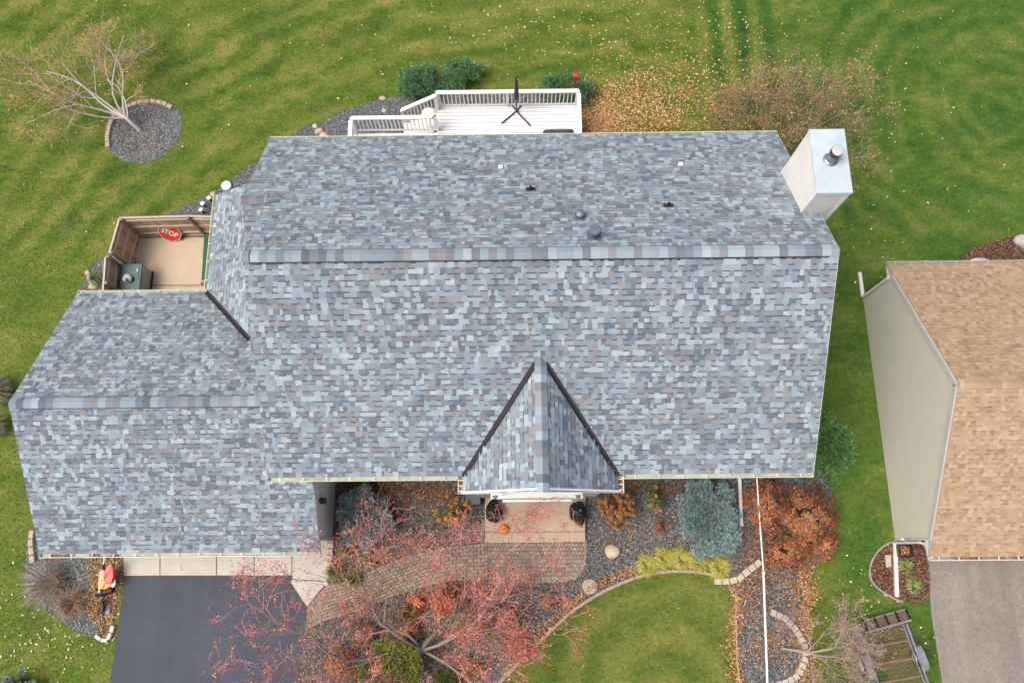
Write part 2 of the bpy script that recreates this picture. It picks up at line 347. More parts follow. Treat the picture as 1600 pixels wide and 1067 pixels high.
# ================================================================== SHINGLES
def clip(poly, clipper):
    n = len(clipper)
    for i in range(n):
        ax, ay = clipper[i]; bx, by = clipper[(i + 1) % n]; out = []; m = len(poly)
        if m == 0: return poly
        f = lambda p: (bx - ax) * (p[1] - ay) - (by - ay) * (p[0] - ax)
        for j in range(m):
            p, q = poly[j], poly[(j + 1) % m]; fp, fq = f(p), f(q)
            if fp >= 0: out.append(p)
            if (fp >= 0) != (fq >= 0):
                t = fp / (fp - fq); out.append((p[0] + (q[0] - p[0]) * t, p[1] + (q[1] - p[1]) * t))
        poly = out
    return poly
BLUE = [((.248, .306, .346), 8), ((.300, .362, .398), 6), ((.205, .254, .294), 8), ((.162, .200, .238), 5), ((.128, .156, .190), 3), ((.210, .222, .238), 4), ((.240, .244, .254), 3), ((.345, .40, .425), 2), ((.172, .184, .202), 3)]
TAN = [((.385, .268, .168), 6), ((.415, .298, .193), 5), ((.355, .240, .148), 3), ((.44, .32, .215), 2), ((.32, .21, .132), 1)]
def pick(rng, pal):
    return rng.choices([p for p, _ in pal], [w_ for _, w_ in pal])[0]
def shingles(mb, O, U, W, polys, pal, seed, E=.143, lo=.06, hi=.19, band=.34, dash=.5, raise_=(.010, .016)):
    """O origin at the eave, U along the course, W up the slope; polys: convex outlines in (u,w), counter-clockwise"""
    rng = random.Random(seed); O, U, W = Vector(O), Vector(U).normalized(), Vector(W).normalized(); Nn = U.cross(W).normalized()
    if Nn.z < 0: Nn = -Nn
    flip = U.cross(W).dot(Nn) < 0
    us = [p[0] for q in polys for p in q]; ws = [p[1] for q in polys for p in q]
    umin, umax, wmin, wmax = min(us), max(us), min(ws), max(ws)
    def emit(poly, hf, col, skirt=True):
        for cp in polys:
            q = clip(poly, cp)
            if len(q) < 3: continue
            k = len(q); top = [O + U * a + W * b + Nn * hf(b) for a, b in q]
            if skirt:
                bot = [O + U * a + W * b - Nn * .003 for a, b in q]
                fs = [tuple(range(k))] + [((i + 1) % k, i, k + i, k + (i + 1) % k) for i in range(k)]
                if flip: fs = [f[::-1] for f in fs]
                mb.add(top + bot, fs, col)
            else: mb.add(top, [tuple(range(k)) if not flip else tuple(range(k - 1, -1, -1))], col)
    for r in range(int(wmin / E) - 1, int(wmax / E) + 1):
        w0 = r * E; w1 = w0 + E; u = umin - rng.uniform(0, .3); raised = rng.random() < .5; lastc = pick(rng, pal)
        while u < umax:
            wd = rng.uniform(lo, hi); c = pick(rng, pal) if rng.random() < .85 else lastc; lastc = c
            c = vary(c, rng.uniform(.92, 1.08)); t = rng.uniform(*raise_) if raised else .006
            emit([(u, w0), (u + wd, w0), (u + wd, w1 + .012), (u, w1 + .012)], lambda b, t=t, w0=w0: t - (t - .001) * min(1, (b - w0) / (E + .012)), c)
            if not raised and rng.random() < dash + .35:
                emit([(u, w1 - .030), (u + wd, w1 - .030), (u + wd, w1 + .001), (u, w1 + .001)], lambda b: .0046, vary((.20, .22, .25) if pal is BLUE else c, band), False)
            u += wd; raised = not raised if rng.random() < .8 else raised

PMn, ZE, ZR = .641, 5.2212, 8.413           # main roof pitch, eave height, ridge height
X0, X1, YF, YB, YR = -6.6105, 7.7259, 1.9599, 11.9184, 6.93915
PG, GZE = .6102, 2.6
GX0, GX1, GYF, GYB, GYR = -13.9427, -5.7822, .0723, 8.0337, 4.053
GZR = GZE + PG * (GYR - GYF)
house = thing('house', (0, 6, 0), 'large house with blue grey shingled roof, attached garage and white boxed chimney', 'house')
SLm = math.hypot(1, PMn); SLg = math.hypot(1, PG)
def rect(a, b, c, d): return [(a, c), (b, c), (b, d), (a, d)]
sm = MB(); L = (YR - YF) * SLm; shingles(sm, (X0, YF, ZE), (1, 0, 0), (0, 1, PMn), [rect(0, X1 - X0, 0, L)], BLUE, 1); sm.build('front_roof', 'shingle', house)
# back slope + the flush strip over the small bump-out at its west end
EX0, EYR, EZR = -7.30, 9.10, ZR - PMn * (9.10 - YR)
sm = MB(); w_ex = (YB - EYR) * SLm
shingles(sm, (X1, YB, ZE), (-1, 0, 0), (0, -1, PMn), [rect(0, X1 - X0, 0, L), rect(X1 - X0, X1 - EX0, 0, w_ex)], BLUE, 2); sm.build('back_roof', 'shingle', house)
sm = MB(); yend = 5.0; shingles(sm, (EX0, yend, EZR - PMn * (EYR - yend)), (1, 0, 0), (0, 1, PMn), [rect(0, 1.0, 0, (EYR - yend) * SLm)], BLUE, 3); sm.build('bump_out_roof', 'shingle', house)
# garage
WX = -6.30                                    # main west wall plane
sm = MB(); Lg = (GYR - GYF) * SLg; k = (YF + .4 - GYF) * SLg
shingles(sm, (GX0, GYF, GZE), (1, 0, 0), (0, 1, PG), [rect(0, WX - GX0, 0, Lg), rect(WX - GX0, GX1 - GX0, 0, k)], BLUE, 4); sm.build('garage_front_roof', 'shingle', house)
VX, VY = -9.83, 8.0337                        # valley start (x,y) and its run up to the wall
sm = MB(); U0 = lambda x: WX - x
vpt = ((WX - WX), (GYB - (VY - (WX - VX))) * SLg)
poly = [(0, min(Lg, (WX - VX) * SLg)), (0, Lg), (WX - GX0, Lg), (WX - GX0, 0), (WX - VX, 0)]
poly = poly[::-1]
shingles(sm, (WX, GYB, GZE), (-1, 0, 0), (0, -1, PG), [poly], BLUE, 6)
sm.build('garage_back_roof', 'shingle', house)
# west lean-to slope, courses run north-south
MY1 = 11.39; sm = MB(); Lw = (WX - VX) * SLg
wp = [(0, 0), (MY1 - VY, 0), (MY1 - VY, Lw), (-(WX - VX), Lw)]
# U = +Y, W = +X ; keep counter-clockwise
shingles(sm, (VX, VY, GZE), (0, 1, 0), (1, 0, PG), [wp], BLUE, 7); sm.build('lean_to_roof', 'shingle', house)
# front gable
GP = .88; gxl, gxr = -1.463, 2.612; gxm = (gxl + gxr) / 2; gze = 5.205; gzr = gze + GP * (gxr - gxm); gy0 = 1.50
gyv = YF + (gzr - ZE) / PMn; sg = math.hypot(1, GP); Lq = (gxr - gxm) * sg
gye = YF + (gze - ZE) / PMn
for sgn, xx, nm, sd_ in ((1, gxl, 'gable_roof_left', 8), (-1, gxr, 'gable_roof_right', 9)):
    sm = MB(); apex_extra = .10               # the front edge bows forward towards the apex
    pl = [(0, 0), (gye - gy0, 0), (gyv - gy0, Lq), (-apex_extra, Lq)]
    if sgn > 0: shingles(sm, (xx, gy0, gze), (0, 1, 0), (1, 0, GP), [pl], BLUE, sd_)
    else: shingles(sm, (xx, gy0, gze), (0, 1, 0), (-1, 0, GP), [pl], BLUE, sd_)
    sm.build(nm, 'shingle', house)
# roof decks: solid slabs right under the shingles with white rake/fascia edges
def deck(mb, quad, th=.16, inset=.012):
    vs = [Vector(q) for q in quad]; nrm = (vs[1] - vs[0]).cross(vs[2] - vs[1]).normalized()
    if nrm.z < 0: nrm = -nrm
    t = [v - nrm * .004 for v in vs]; b = [v - Vector((0, 0, th)) - nrm * .004 for v in vs]; k = len(vs)
    mb.add(t + b, [tuple(range(k)), tuple(range(2 * k - 1, k - 1, -1))] + [(i, k + i, k + (i + 1) % k, (i + 1) % k) for i in range(k)])
dk = MB(); e = -.008
deck(dk, [(X0 - e, YF, ZE), (X1 + .014, YF, ZE), (X1 + .014, YR, ZR), (X0 - e, YR, ZR)])
deck(dk, [(X0 - e, YR + .001, ZR), (X1 + .014, YR + .001, ZR), (X1 + .014, YB, ZE), (X0 - e, YB, ZE)])
deck(dk, [(EX0 - e, EYR, EZR), (X0 - e - .002, EYR, EZR), (X0 - e - .002, YB, ZE), (EX0 - e, YB, ZE)])
deck(dk, [(EX0 - e, yend, EZR - PMn * (EYR - yend)), (X0 + .3, yend, EZR - PMn * (EYR - yend)), (X0 + .3, EYR - .002, EZR), (EX0 - e, EYR - .002, EZR)])
deck(dk, [(GX0 - e, GYF, GZE), (WX, GYF, GZE), (WX, GYR, GZR), (GX0 - e, GYR, GZR)])
deck(dk, [(WX + .001, GYF, GZE), (GX1 + e, GYF, GZE), (GX1 + e, YF + .4, GZE + PG * (YF + .4 - GYF)), (WX + .001, YF + .4, GZE + PG * (YF + .4 - GYF))])
deck(dk, [(GX0 - e, GYR + .001, GZR), (WX, GYR + .001, GZR), (WX, VY - (WX - VX), GZE + PG * (WX - VX)), (VX, VY, GZE), (GX0 - e, GYB, GZE)])
deck(dk, [(VX, VY + .003, GZE), (WX, VY - (WX - VX) + .003, GZE + PG * (WX - VX)), (WX, MY1 + e, GZE + PG * (WX - VX)), (VX, MY1 + e, GZE)])
deck(dk, [(gxl, gye, gze), (gxl, gy0 - .01, gze), (gxm - .001, gy0 - .11, gzr), (gxm - .001, gyv, gzr)], .14)
deck(dk, [(gxr, gye, gze), (gxr, gy0 - .01, gze), (gxm + .001, gy0 - .11, gzr), (gxm + .001, gyv, gzr)], .14)
dk.build('roof_deck', 'white', house)
# ridge caps with a raised vent below
def ridge(mb_v, mb_c, p, q, pitch, vent0, vent1, pal, seed, ex=.205, half=.155, lift=.030, curve=True):
    rng = random.Random(seed); p, q = Vector(p), Vector(q); d = (q - p); Ln = d.length; d.normalize(); s = d.cross(Vector((0, 0, 1))).normalized()
    def prof(t, h, hw):                       # cross-section points
        ph = pitch * .80
        return [p + d * t + s * a + Vector((0, 0, h - ph * abs(a) + (0 if abs(a) > .03 else -.0))) for a in (-hw, -hw * .45, 0, hw * .45, hw)]
    if mb_v is not None:
        a, b = prof(vent0, lift, half + .012), prof(Ln - vent1, lift, half + .012); lo = [v - Vector((0, 0, .07)) for v in a], [v - Vector((0, 0, .07)) for v in b]
        vs = a + b + list(lo[0]) + list(lo[1]); fs = [(i, i + 1, 6 + i, 5 + i) for i in range(4)] + [(0, 5, 15, 10), (4, 14, 19, 9), (0, 10, 11, 12, 13, 14, 4, 3, 2, 1), (5, 6, 7, 8, 9, 19, 18, 17, 16, 15)]
        mb_v.add(vs, fs, (.02, .02, .02))
    t = 0
    while t < Ln:
        e_ = min(Ln, t + ex); on = mb_v is not None and vent0 < (t + e_) / 2 < Ln - vent1
        h = (lift if on else .012) + .004; c = vary(pick(rng, pal), rng.uniform(.9, 1.1)); hw = half * .97
        a, b = prof(t, h + .006, hw), prof(e_ + .01, h, hw); z = Vector((0, 0, .012))
        vs = a + b + [v - z for v in a] + [v - z for v in b]
        fs = [(i, i + 1, 6 + i, 5 + i) for i in range(4)] + [(0, 5, 15, 10), (4, 14, 19, 9), (0, 10, 11, 12, 13, 14, 4, 3, 2, 1), (5, 6, 7, 8, 9, 19, 18, 17, 16, 15)]
        mb_c.add(vs, fs, c); t = e_
vm, cm = MB(), MB()
ridge(vm, cm, (X0 - .01, YR, ZR), (X1 + .01, YR, ZR), PMn, .17, .25, BLUE, 11); vm.build('ridge_vent', 'black', house); cm.build('ridge_cap', 'shingle', house)
vm, cm = MB(), MB(); ridge(vm, cm, (GX0, GYR, GZR), (WX, GYR, GZR), PG, .28, .1, BLUE, 12); vm.build('ridge_vent', 'black', house); cm.build('ridge_cap', 'shingle', house)
cm = MB(); ridge(None, cm, (gxm, gy0 - .09, gzr), (gxm, gyv + .05, gzr), GP, 0, 0, BLUE, 13, half=.16); cm.build('ridge_cap', 'shingle', house)
cm = MB(); ridge(None, cm, (EX0, EYR, EZR), (X0 + .0, EYR, EZR), PMn, 0, 0, BLUE, 15, half=.13); cm.build('ridge_cap', 'shingle', house)
# valley flashing : two leaves and a raised seam
def valley(a, b, n1, n2, wd=.085):
    a, b = Vector(a), Vector(b); d = (b - a).normalized(); mb = MB(); up = (Vector(n1).normalized() + Vector(n2).normalized()).normalized()
    for nn in (n1, n2):
        nn = Vector(nn).normalized(); s = d.cross(nn); s = s if s.dot(Vector(n1) - nn * Vector(n1).dot(nn) + Vector(n2) - nn * Vector(n2).dot(nn)) < 0 else s
        # choose the side lying on this plane away from the other
        oth = Vector(n2 if nn.dot(Vector(n1).normalized()) > .999 else n1).normalized()
        if s.dot(oth) > 0: pass
        else: s = -s
        s = s.normalized()
        vs = [a + nn * .019, b + nn * .019, b + nn * .019 + s * wd, a + nn * .019 + s * wd]; vs = vs + [v - nn * .008 for v in vs]
        mb.add(vs, [(0, 1, 2, 3), (7, 6, 5, 4), (0, 4, 5, 1), (1, 5, 6, 2), (2, 6, 7, 3), (3, 7, 4, 0)])
    mb.beam(a + up * .03, b + up * .03, .012, .03, up=up)
    o = mb.build('valley_flashing', 'valley', house); return o
nF, nB = (0, -PMn, 1), (0, PG, 1)
valley((gxl + .02, gye, gze), (gxm - .12, gyv - .12 * GP / PMn, gzr - .12 * GP), nF, (-GP, 0, 1))
valley((gxr - .02, gye, gze), (gxm + .12, gyv - .12 * GP / PMn, gzr - .12 * GP), nF, (GP, 0, 1))
valley((VX, VY, GZE), (VX + 1.92, VY - 1.92, GZE + 1.92 * PG), nB, (-PG, 0, 1))
# gutters
def gutter(pts_list, parent, out, name='gutter', m='gutter', mi='gutter_in', wd=.115, step=.62, leaves=0, seed=0):
    """pts p->q along the eave edge top; out = outward unit vector"""
    p, q = Vector(pts_list[0]), Vector(pts_list[1]); o = Vector(out); d = (q - p).normalized(); Ln = (q - p).length; dn = Vector((0, 0, -1))
    mb = MB(); mi_ = MB()
    prof = [(0, .005), (0, .11), (wd * .72, .11), (wd, .02), (wd, 0), (wd - .014, 0), (wd - .016, .02), (wd * .70, .100), (.006, .100), (.006, .005)]
    k = len(prof); vs = [e + o * a + dn * b for e in (p, q) for a, b in prof]
    mb.add(vs, [(i, (i + 1) % k, k + (i + 1) % k, k + i) for i in range(k)] + [tuple(range(k)), tuple(range(2 * k - 1, k - 1, -1))])
    t = step * .5
    while t < Ln: 
        a = p + d * t + dn * .004; mb.beam(a + o * .002, a + o * (wd - .002), .022, .010); t += step
    for e in (p, q):
        vs = [e + o * a + dn * b for a, b in ((0, 0), (wd, 0), (wd, .02), (wd * .72, .11), (0, .11))]; s = d * (.004 if e == p else -.004)
        mb.add(vs + [v + s for v in vs], [(0, 1, 2, 3, 4), (9, 8, 7, 6, 5)] + [(i, 5 + i, 5 + (i + 1) % 5, (i + 1) % 5) for i in range(5)])
    g_ = mb.build(name, m, parent)
    vs = [e + o * a + dn * b for e in (p + d * .006, q - d * .006) for a, b in ((.008, .095), (wd * .68, .095))]
    mi_.add(vs, [(0, 1, 3, 2)]); mi_.build('gutter_bottom', mi, g_)
    if leaves:
        rng = random.Random(seed); lm = MB()
        for c_ in range(leaves):
            t0 = rng.uniform(.05, .95) * Ln
            for i in range(40):
                a = p + d * max(.05, min(Ln - .05, t0 + rng.gauss(0, .12))) + o * rng.uniform(.02, wd - .02) + dn * rng.uniform(.03, .09)
                u = Vector((rng.gauss(0, 1), rng.gauss(0, 1), rng.gauss(0, .4))).normalized() * .022; v = u.cross(Vector((rng.gauss(0, .3), rng.gauss(0, .3), 1))).normalized() * .015
                lm.add([a - u, a + v, a + u, a - v], [(0, 1, 2, 3)], rng.choice([(.30, .08, .03), (.22, .06, .03), (.35, .16, .05)]))
        lm.build('gutter_leaves', 'leaf', g_)
    return g_
gl, gr_ = gxl - .0, gxr + .0
gutter([(X0 - .01, YF, ZE - .01), (gl - .14, YF, ZE - .01)], house, (0, -1, 0))
gutter([(gr_ + .14, YF, ZE - .01), (X1 + .01, YF, ZE - .01)], house, (0, -1, 0))
gutter([(X1 + .01, YB, ZE - .01), (EX0 - .01, YB, ZE - .01)], house, (0, 1, 0), wd=.07)
gutter([(gxl, gye - .02, gze - .01), (gxl, gy0 - .01, gze - .01)], house, (-1, 0, 0), wd=.14, step=.14, leaves=3, seed=1)
gutter([(gxr, gye - .02, gze - .01), (gxr, gy0 - .01, gze - .01)], house, (1, 0, 0), wd=.14, step=.14, leaves=3, seed=2)
gutter([(GX0 - .01, GYF, GZE - .01), (GX1 + .01, GYF, GZE - .01)], house, (0, -1, 0), leaves=4, seed=3)
gutter([(VX, GYB, GZE - .01), (GX0 - .01, GYB, GZE - .01)], house, (0, 1, 0), wd=.10)
gutter([(VX, GYB + .1, GZE - .01), (VX, MY1, GZE - .01)], house, (-1, 0, 0), wd=.11)
# walls
def walls(mb, x0, x1, y0, y1, z, gable=None, axis='x'):
    """box walls; gable=(ridge height) puts triangular ends at x0/x1"""
    ym = (y0 + y1) / 2; xm = (x0 + x1) / 2
    mb.add([(x0, y0, 0), (x1, y0, 0), (x1, y1, 0), (x0, y1, 0), (x0, y0, z), (x1, y0, z), (x1, y1, z), (x0, y1, z)] + ([(x0, ym, gable), (x1, ym, gable)] if gable else []),
           [(0, 1, 5, 4), (2, 3, 7, 6)] + ([(1, 2, 6, 9, 5), (3, 0, 4, 8, 7)] if gable else [(1, 2, 6, 5), (3, 0, 4, 7)]))
wm = MB(); oh = .40
walls(wm, WX, 7.45, YF + oh, YB - oh, ZE + PMn * oh - .18, ZR - .19)
walls(wm, EX0 + .25, WX - .002, 6.0, YB - oh - .003, 4.9)
walls(wm, GX0 + .25, WX - .004, GYF + .35, GYB - .35, GZE + PG * .35 - .18, GZR - .19)
walls(wm, VX + .4, WX - .006, GYB - .34, MY1 - .25, GZE + .1)
wm.build('wall', 'beige_siding', house)
wm = MB(); bx = P(522, 800).x                # garage east wall south of the main front wall
wy0, wy1 = GYF + .35, YF + oh
wm.add([(WX, wy0 + .001, 0), (bx, wy0 + .001, 0), (bx, wy1 - .002, 0), (bx, wy0 + .001, GZE + PG * .35 - .18), (bx, wy1 - .002, GZE + PG * (wy1 - GYF) - .18), (WX, wy0 + .001, GZE + PG * .35 - .18)], [(0, 1, 3, 5), (1, 2, 4, 3)])
wm.build('garage_side_wall', mat('side_wall', (.88, .86, .82), .7, 2, .03), house)
tr = MB(); tr.box((bx - .0, wy0 - .02, 0), (bx + .03, wy0 + .08, GZE - .1)); tr.box((bx + .003, wy1 - .14, 0), (bx + .03, wy1 - .04, GZE + .9)); tr.build('corner_trim', 'white', house)
sc_ = MB(); lp = Vector((bx + .03, P(505, 782, 1.9).y, 1.9)); sc_.box(lp + Vector((0, -.09, -.12)), lp + Vector((.14, .09, .12))); sc_.box(lp + Vector((-.02, -.04, -.16)), lp + Vector((.05, .04, .16)))
sc_.build('wall_lamp', mat('lamp_bronze', (.05, .055, .05), .5, 5, .2), house)
# garage doors, front windows, door (plain parts under the eaves)
fd = MB()
for k in range(2):
    xa = GX0 + .75 + k * 3.4
    for r in range(4): fd.box((xa, GYF + .30, .03 + r * .53), (xa + 2.9, GYF + .345, .55 + r * .53))
fd.build('garage_door', 'white', house, bevel=.01)
GLASS = mat('window_glass', (.05, .06, .07), .1, 2, .1)
for xa in (-4.9, -2.9, 4.0, 6.0):
    for z0 in (.9, 3.2):
        wf = MB(); yw = YF + oh
        wf.box((xa - .55, yw - .03, z0), (xa + .55, yw - .001, z0 + .07)); wf.box((xa - .55, yw - .03, z0 + 1.23), (xa + .55, yw - .001, z0 + 1.3))
        wf.box((xa - .55, yw - .03, z0 + .07), (xa - .48, yw - .001, z0 + 1.23)); wf.box((xa + .48, yw - .03, z0 + .07), (xa + .55, yw - .001, z0 + 1.23)); wf.box((xa - .48, yw - .025, z0 + .62), (xa + .48, yw - .002, z0 + .66))
        w_ = wf.build('window', 'white', house); pn = MB(); pn.box((xa - .48, yw - .012, z0 + .07), (xa + .48, yw - .004, z0 + 1.23)); pn.build('pane', GLASS, w_)
# entry gable front: siding triangle, arched white fascia, cross ledge with recess, lights, porch wall
yg = gy0 + .22
eg = MB(); eg.add([(gxl + .15, yg, 0), (gxr - .15, yg, 0), (gxr - .15, yg, gze + .0), (gxm, yg, gzr - .18), (gxl + .15, yg, gze + .0)], [(0, 1, 2, 3, 4)])
eg.add([(gxl + .15, yg + .001, 0), (gxl + .15, YF + oh, 0), (gxl + .15, YF + oh, gze), (gxl + .15, yg + .001, gze)], [(0, 1, 2, 3)]); eg.add([(gxr - .15, yg + .001, 0), (gxr - .15, YF + oh, 0), (gxr - .15, YF + oh, gze), (gxr - .15, yg + .001, gze)], [(3, 2, 1, 0)])
eg.build('entry_wall', 'beige_siding', house)
fa = MB()
for s_ in (-1, 1):
    a = Vector((gxm, gy0 - .05, gzr - .11)); xx = gxl if s_ < 0 else gxr
    n_ = 8; pr = []
    fa.beam((gxm, gy0 - .03, gzr - .13), (xx - s_ * .02, gy0 + .03, gze - .12), .05, .24, up=(0, 0, 1))
fa.build('fascia', 'white', house)
lx0, lx1 = P(785, 770, 3.0).x, P(893, 770, 3.0).x
le = MB(); ly = gy0 - .02
le.box((lx0 - .35, yg - .20, 2.62), (lx1 + .35, yg - .002, 2.70)); le.box((lx0, yg - .30, 2.70), (lx1, yg - .24, 2.90)); le.box((lx0 - .3, yg - .12, 2.9), (lx0 + .0, yg - .004, 3.1)); le.box((lx1, yg - .12, 2.9), (lx1 + .3, yg - .004, 3.1))
le.build('entry_ledge', 'white', house, bevel=.01)
dr = MB(); dr.box((gxm - .5, yg - .04, .16), (gxm + .5, yg - .003, 2.2)); do = dr.build('front_door', mat('door_paint', (.20, .05, .04), .4, 3, .1), house); kn = MB(); kn.lathe((gxm + .4, yg - .07, 1.1), [(.01, -.03), (.03, 0), (.01, .03)], 10); kn.build('handle', 'galv', do)
for xx in (773, 903):
    q = P(xx, 770, 2.75); lm = MB(); lm.lathe((q.x, yg - .14, 2.70), [(.05, 0), (.07, .02), (.07, .05), (.03, .08)], 14); lm.build('porch_light', 'galv', house)
q = P(810, 777, 1.9); lm = MB(); lm.box((q.x - .06, yg - .20, 2.15), (q.x + .06, yg - .06, 2.6)); lm.box((q.x - .07, yg - .22, 2.6), (q.x + .07, yg - .04, 2.615)); lm.build('white_bracket', 'white', house)
# porch slab with one step
pp = MB(); a, b = P(758, 830), P(914, 829); pp.prism(PL([(758, 831), (914, 830), (914, 760), (758, 760)]), 0, .17); pp.build('porch_slab', 'conc2', house, bevel=.012)
pp = MB(); pp.prism(PL([(758, 848), (914, 846.5), (914, 830.6), (758, 831.6)]), 0, .13); pp.build('porch_step', 'conc2', house, bevel=.012)
# chimney
chz = 8.66; cx0, cx1, cy0, cy1 = 7.24, 8.10, 8.28, 10.0
cb = MB(); cb.box((cx0 + .03, cy0 + .03, 0), (cx1 - .03, cy1 - .03, chz)); ch = cb.build('chimney', 'white_d', house)
cb = MB()
for xa, ya in ((cx0, cy0), (cx1 - .1, cy0), (cx0, cy1 - .1), (cx1 - .1, cy1 - .1)): cb.box((xa + .012, ya + .012, 0), (xa + .088, ya + .088, chz - .1))
cb.box((cx0 + .004, cy0 + .004, chz - .1), (cx1 - .004, cy1 - .004, chz - .01)); cb.build('corner_board', 'white', ch)
cb = MB(); cb.box((cx0 - .01, cy0 - .01, chz - .008), (cx1 + .01, cy1 + .01, chz + .035), top=.985); cb.build('chimney_cap', 'capmetal', ch, bevel=.004)
fx, fy = P(1297, 251, chz).x, P(1297, 251, chz).y
cb = MB(); cb.lathe((fx, fy, chz + .03), [(.19, 0), (.16, .03), (.125, .05), (.125, .16), (.135, .16), (.135, .20), (.12, .20), (.12, .34)], 28); fl = cb.build('flue_pipe', 'galv', ch, smooth=False)
cb = MB(); cb.lathe((fx, fy, chz + .37), [(.10, -.03), (.150, -.03), (.150, .085), (.10, .085)], 28); cb.build('flue_band', 'black', fl)
cb = MB(); cb.lathe((fx, fy, chz + .445), [(.135, .02), (.142, .03), (.138, .075), (.12, .085), (.02, .09)], 28); cb.build('flue_cap', mat('flue_cap_metal', (.62, .60, .60), .4, 4, .08, metal=.3), fl)
# roof penetrations
def onback(px, py):
    d = CM @ Vector((px - 800, 533.5 - py, -F)); n_ = Vector((0, PMn, 1)); s = ((ZR + PMn * YR) - CH) / n_.dot(d); return Vector((0, 0, CH)) + d * s
def flashing(mb, q, w_, h_):
    nb = Vector((0, PMn, 1)).normalized(); W_ = Vector((0, -1, PMn)).normalized(); U_ = Vector((1, 0, 0))
    vs = [q + U_ * a + W_ * b + nb * .02 for a, b in ((-w_, -h_), (w_, -h_), (w_, h_), (-w_, h_))]; vs += [v - nb * .012 for v in vs]
    mb.add(vs, [(0, 1, 2, 3), (7, 6, 5, 4), (0, 4, 5, 1), (1, 5, 6, 2), (2, 6, 7, 3), (3, 7, 4, 0)])
for i, (px, py) in enumerate(((782, 262), (1063, 257.5))):
    q = onback(px, py + 1); mb = MB(); mb.box(q + Vector((-.065, -.06, -.02)), q + Vector((.065, .06, .09)), top=.92); o = mb.build('vent_box', 'white', house, bevel=.01)
    mb = MB(); mb.box(q + Vector((-.06, -.07, -.03)), q + Vector((.045, -.060, .05))); mb.build('vent_grille', 'black', o)
for px, py in ((829, 296), (1044, 321.5)):
    q = onback(px, py); mb = MB(); flashing(mb, q, .13, .085); o = mb.build('pipe_boot', 'rubber', house)
    mb = MB(); mb.lathe(q + Vector((0, .0, -.03)), [(.075, 0), (.06, .04), (.038, .10), (.036, .18), (.026, .18), (.026, .10)], 16); mb.build('vent_pipe', 'black', o)
q = onback(906, 338); mb = MB(); flashing(mb, q, .14, .16); o = mb.build('roof_vent', 'bluepaint', house)
mb = MB(); mb.lathe(q + Vector((0, 0, -.05)), [(.085, 0), (.08, .14), (.06, .14), (.06, .22)], 20); mb.build('vent_pipe', 'bluepaint', o)
mb = MB(); mb.lathe(q + Vector((0, 0, .13)), [(.10, 0), (.108, .01), (.108, .055), (.07, .085), (.01, .095)], 22); mb.build('vent_cap', 'galv', o)
q = onback(928, 368); mb = MB(); flashing(mb, q, .17, .20); o = mb.build('roof_vent', 'bluepaint', house)
mb = MB(); mb.lathe(q + Vector((0, 0, -.06)), [(.15, 0), (.14, .03), (.10, .06), (.09, .20), (.105, .20), (.105, .26), (.09, .26), (.09, .36)], 24); mb.build('vent_pipe', 'bluepaint', o)
mb = MB(); mb.lathe(q + Vector((0, 0, .27)), [(.125, 0), (.14, .01), (.14, .10), (.12, .115), (.01, .12)], 26); mb.build('vent_cap', 'bluepaint', o)
# front downspout and the pieces lying below it
def pipe(mb, pts, r, n=8): mb.tube(pts, r, n)
ds = MB(); a = P(1155, 746, .1); ds.beam((a.x, YF + oh - .06, ZE - .2), (a.x, YF + oh - .06, .1), .07, .09, up=(0, 1, 0)); ds.beam((a.x, YF + oh - .06, .12), P(1158.5, 822, .10), .10, .075); ds.build('downspout', 'white', house)

# ================================================================== NEIGHBOUR
NX, NYF, NYB, NZE, NP, NO = 12.0579, .2723, 8.4207, 2.4192, .6372, .48
nh = thing('house', (16, 4.3, 0), 'neighbouring house with tan shingles and greige siding at the right edge', 'house')
NYR = (NYF + NYB) / 2; NZR = NZE + NP * (NYR - NYF); ez = NZE - NP * NO; NE = 24.0; nx = NX - .03; Ln_ = (NYR - NYF + NO) * math.hypot(1, NP)
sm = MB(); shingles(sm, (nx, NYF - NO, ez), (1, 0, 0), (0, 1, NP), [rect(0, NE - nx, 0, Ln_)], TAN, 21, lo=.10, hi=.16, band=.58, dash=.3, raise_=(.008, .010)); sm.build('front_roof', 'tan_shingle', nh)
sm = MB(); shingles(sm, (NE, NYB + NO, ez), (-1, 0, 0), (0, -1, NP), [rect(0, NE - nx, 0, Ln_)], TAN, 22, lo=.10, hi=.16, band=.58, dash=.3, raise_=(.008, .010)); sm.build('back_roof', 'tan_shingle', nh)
cm = MB(); ridge(None, cm, (nx, NYR, NZR), (NE, NYR, NZR), NP, 0, 0, TAN, 23, ex=.145, half=.15); cm.build('ridge_cap', 'tan_shingle', nh)
dk = MB(); deck(dk, [(nx - e, NYF - NO, ez), (NE, NYF - NO, ez), (NE, NYR, NZR), (nx - e, NYR, NZR)], .15); deck(dk, [(nx - e, NYR + .001, NZR), (NE, NYR + .001, NZR), (NE, NYB + NO, ez), (nx - e, NYB + NO, ez)], .15)
MT['taupe'] = mat('taupe_trim', (.50, .49, .46), .55, 3, .06)
dk.build('roof_deck', 'taupe', nh)
wm = MB(); walls(wm, NX, NE - .3, NYF, NYB, NZE - .12, NZR - .14); wm.build('wall', 'grey_siding', nh)
tr = MB(); tr.box((NX - .025, NYF - .01, 0), (NX + .07, NYF + .06, NZE - .2)); tr.box((NX - .025, NYB - .06, 0), (NX + .07, NYB + .01, NZE - .2))
for ya, yb, za, zb in ((NYF - .0, NYR, NZE - .20, NZR - .20), (NYB + .0, NYR + .001, NZE - .20, NZR - .20)): tr.beam((NX - .03, ya, za), (NX - .03, yb, zb), .03, .16)
tr.box((NX - .02, NYF - NO, ez - .22), (NX + .45, NYF - .004, ez - .15)); tr.box((NX - .02, NYB + .004, ez - .22), (NX + .45, NYB + NO, ez - .15)); tr.build('trim', 'taupe', nh)
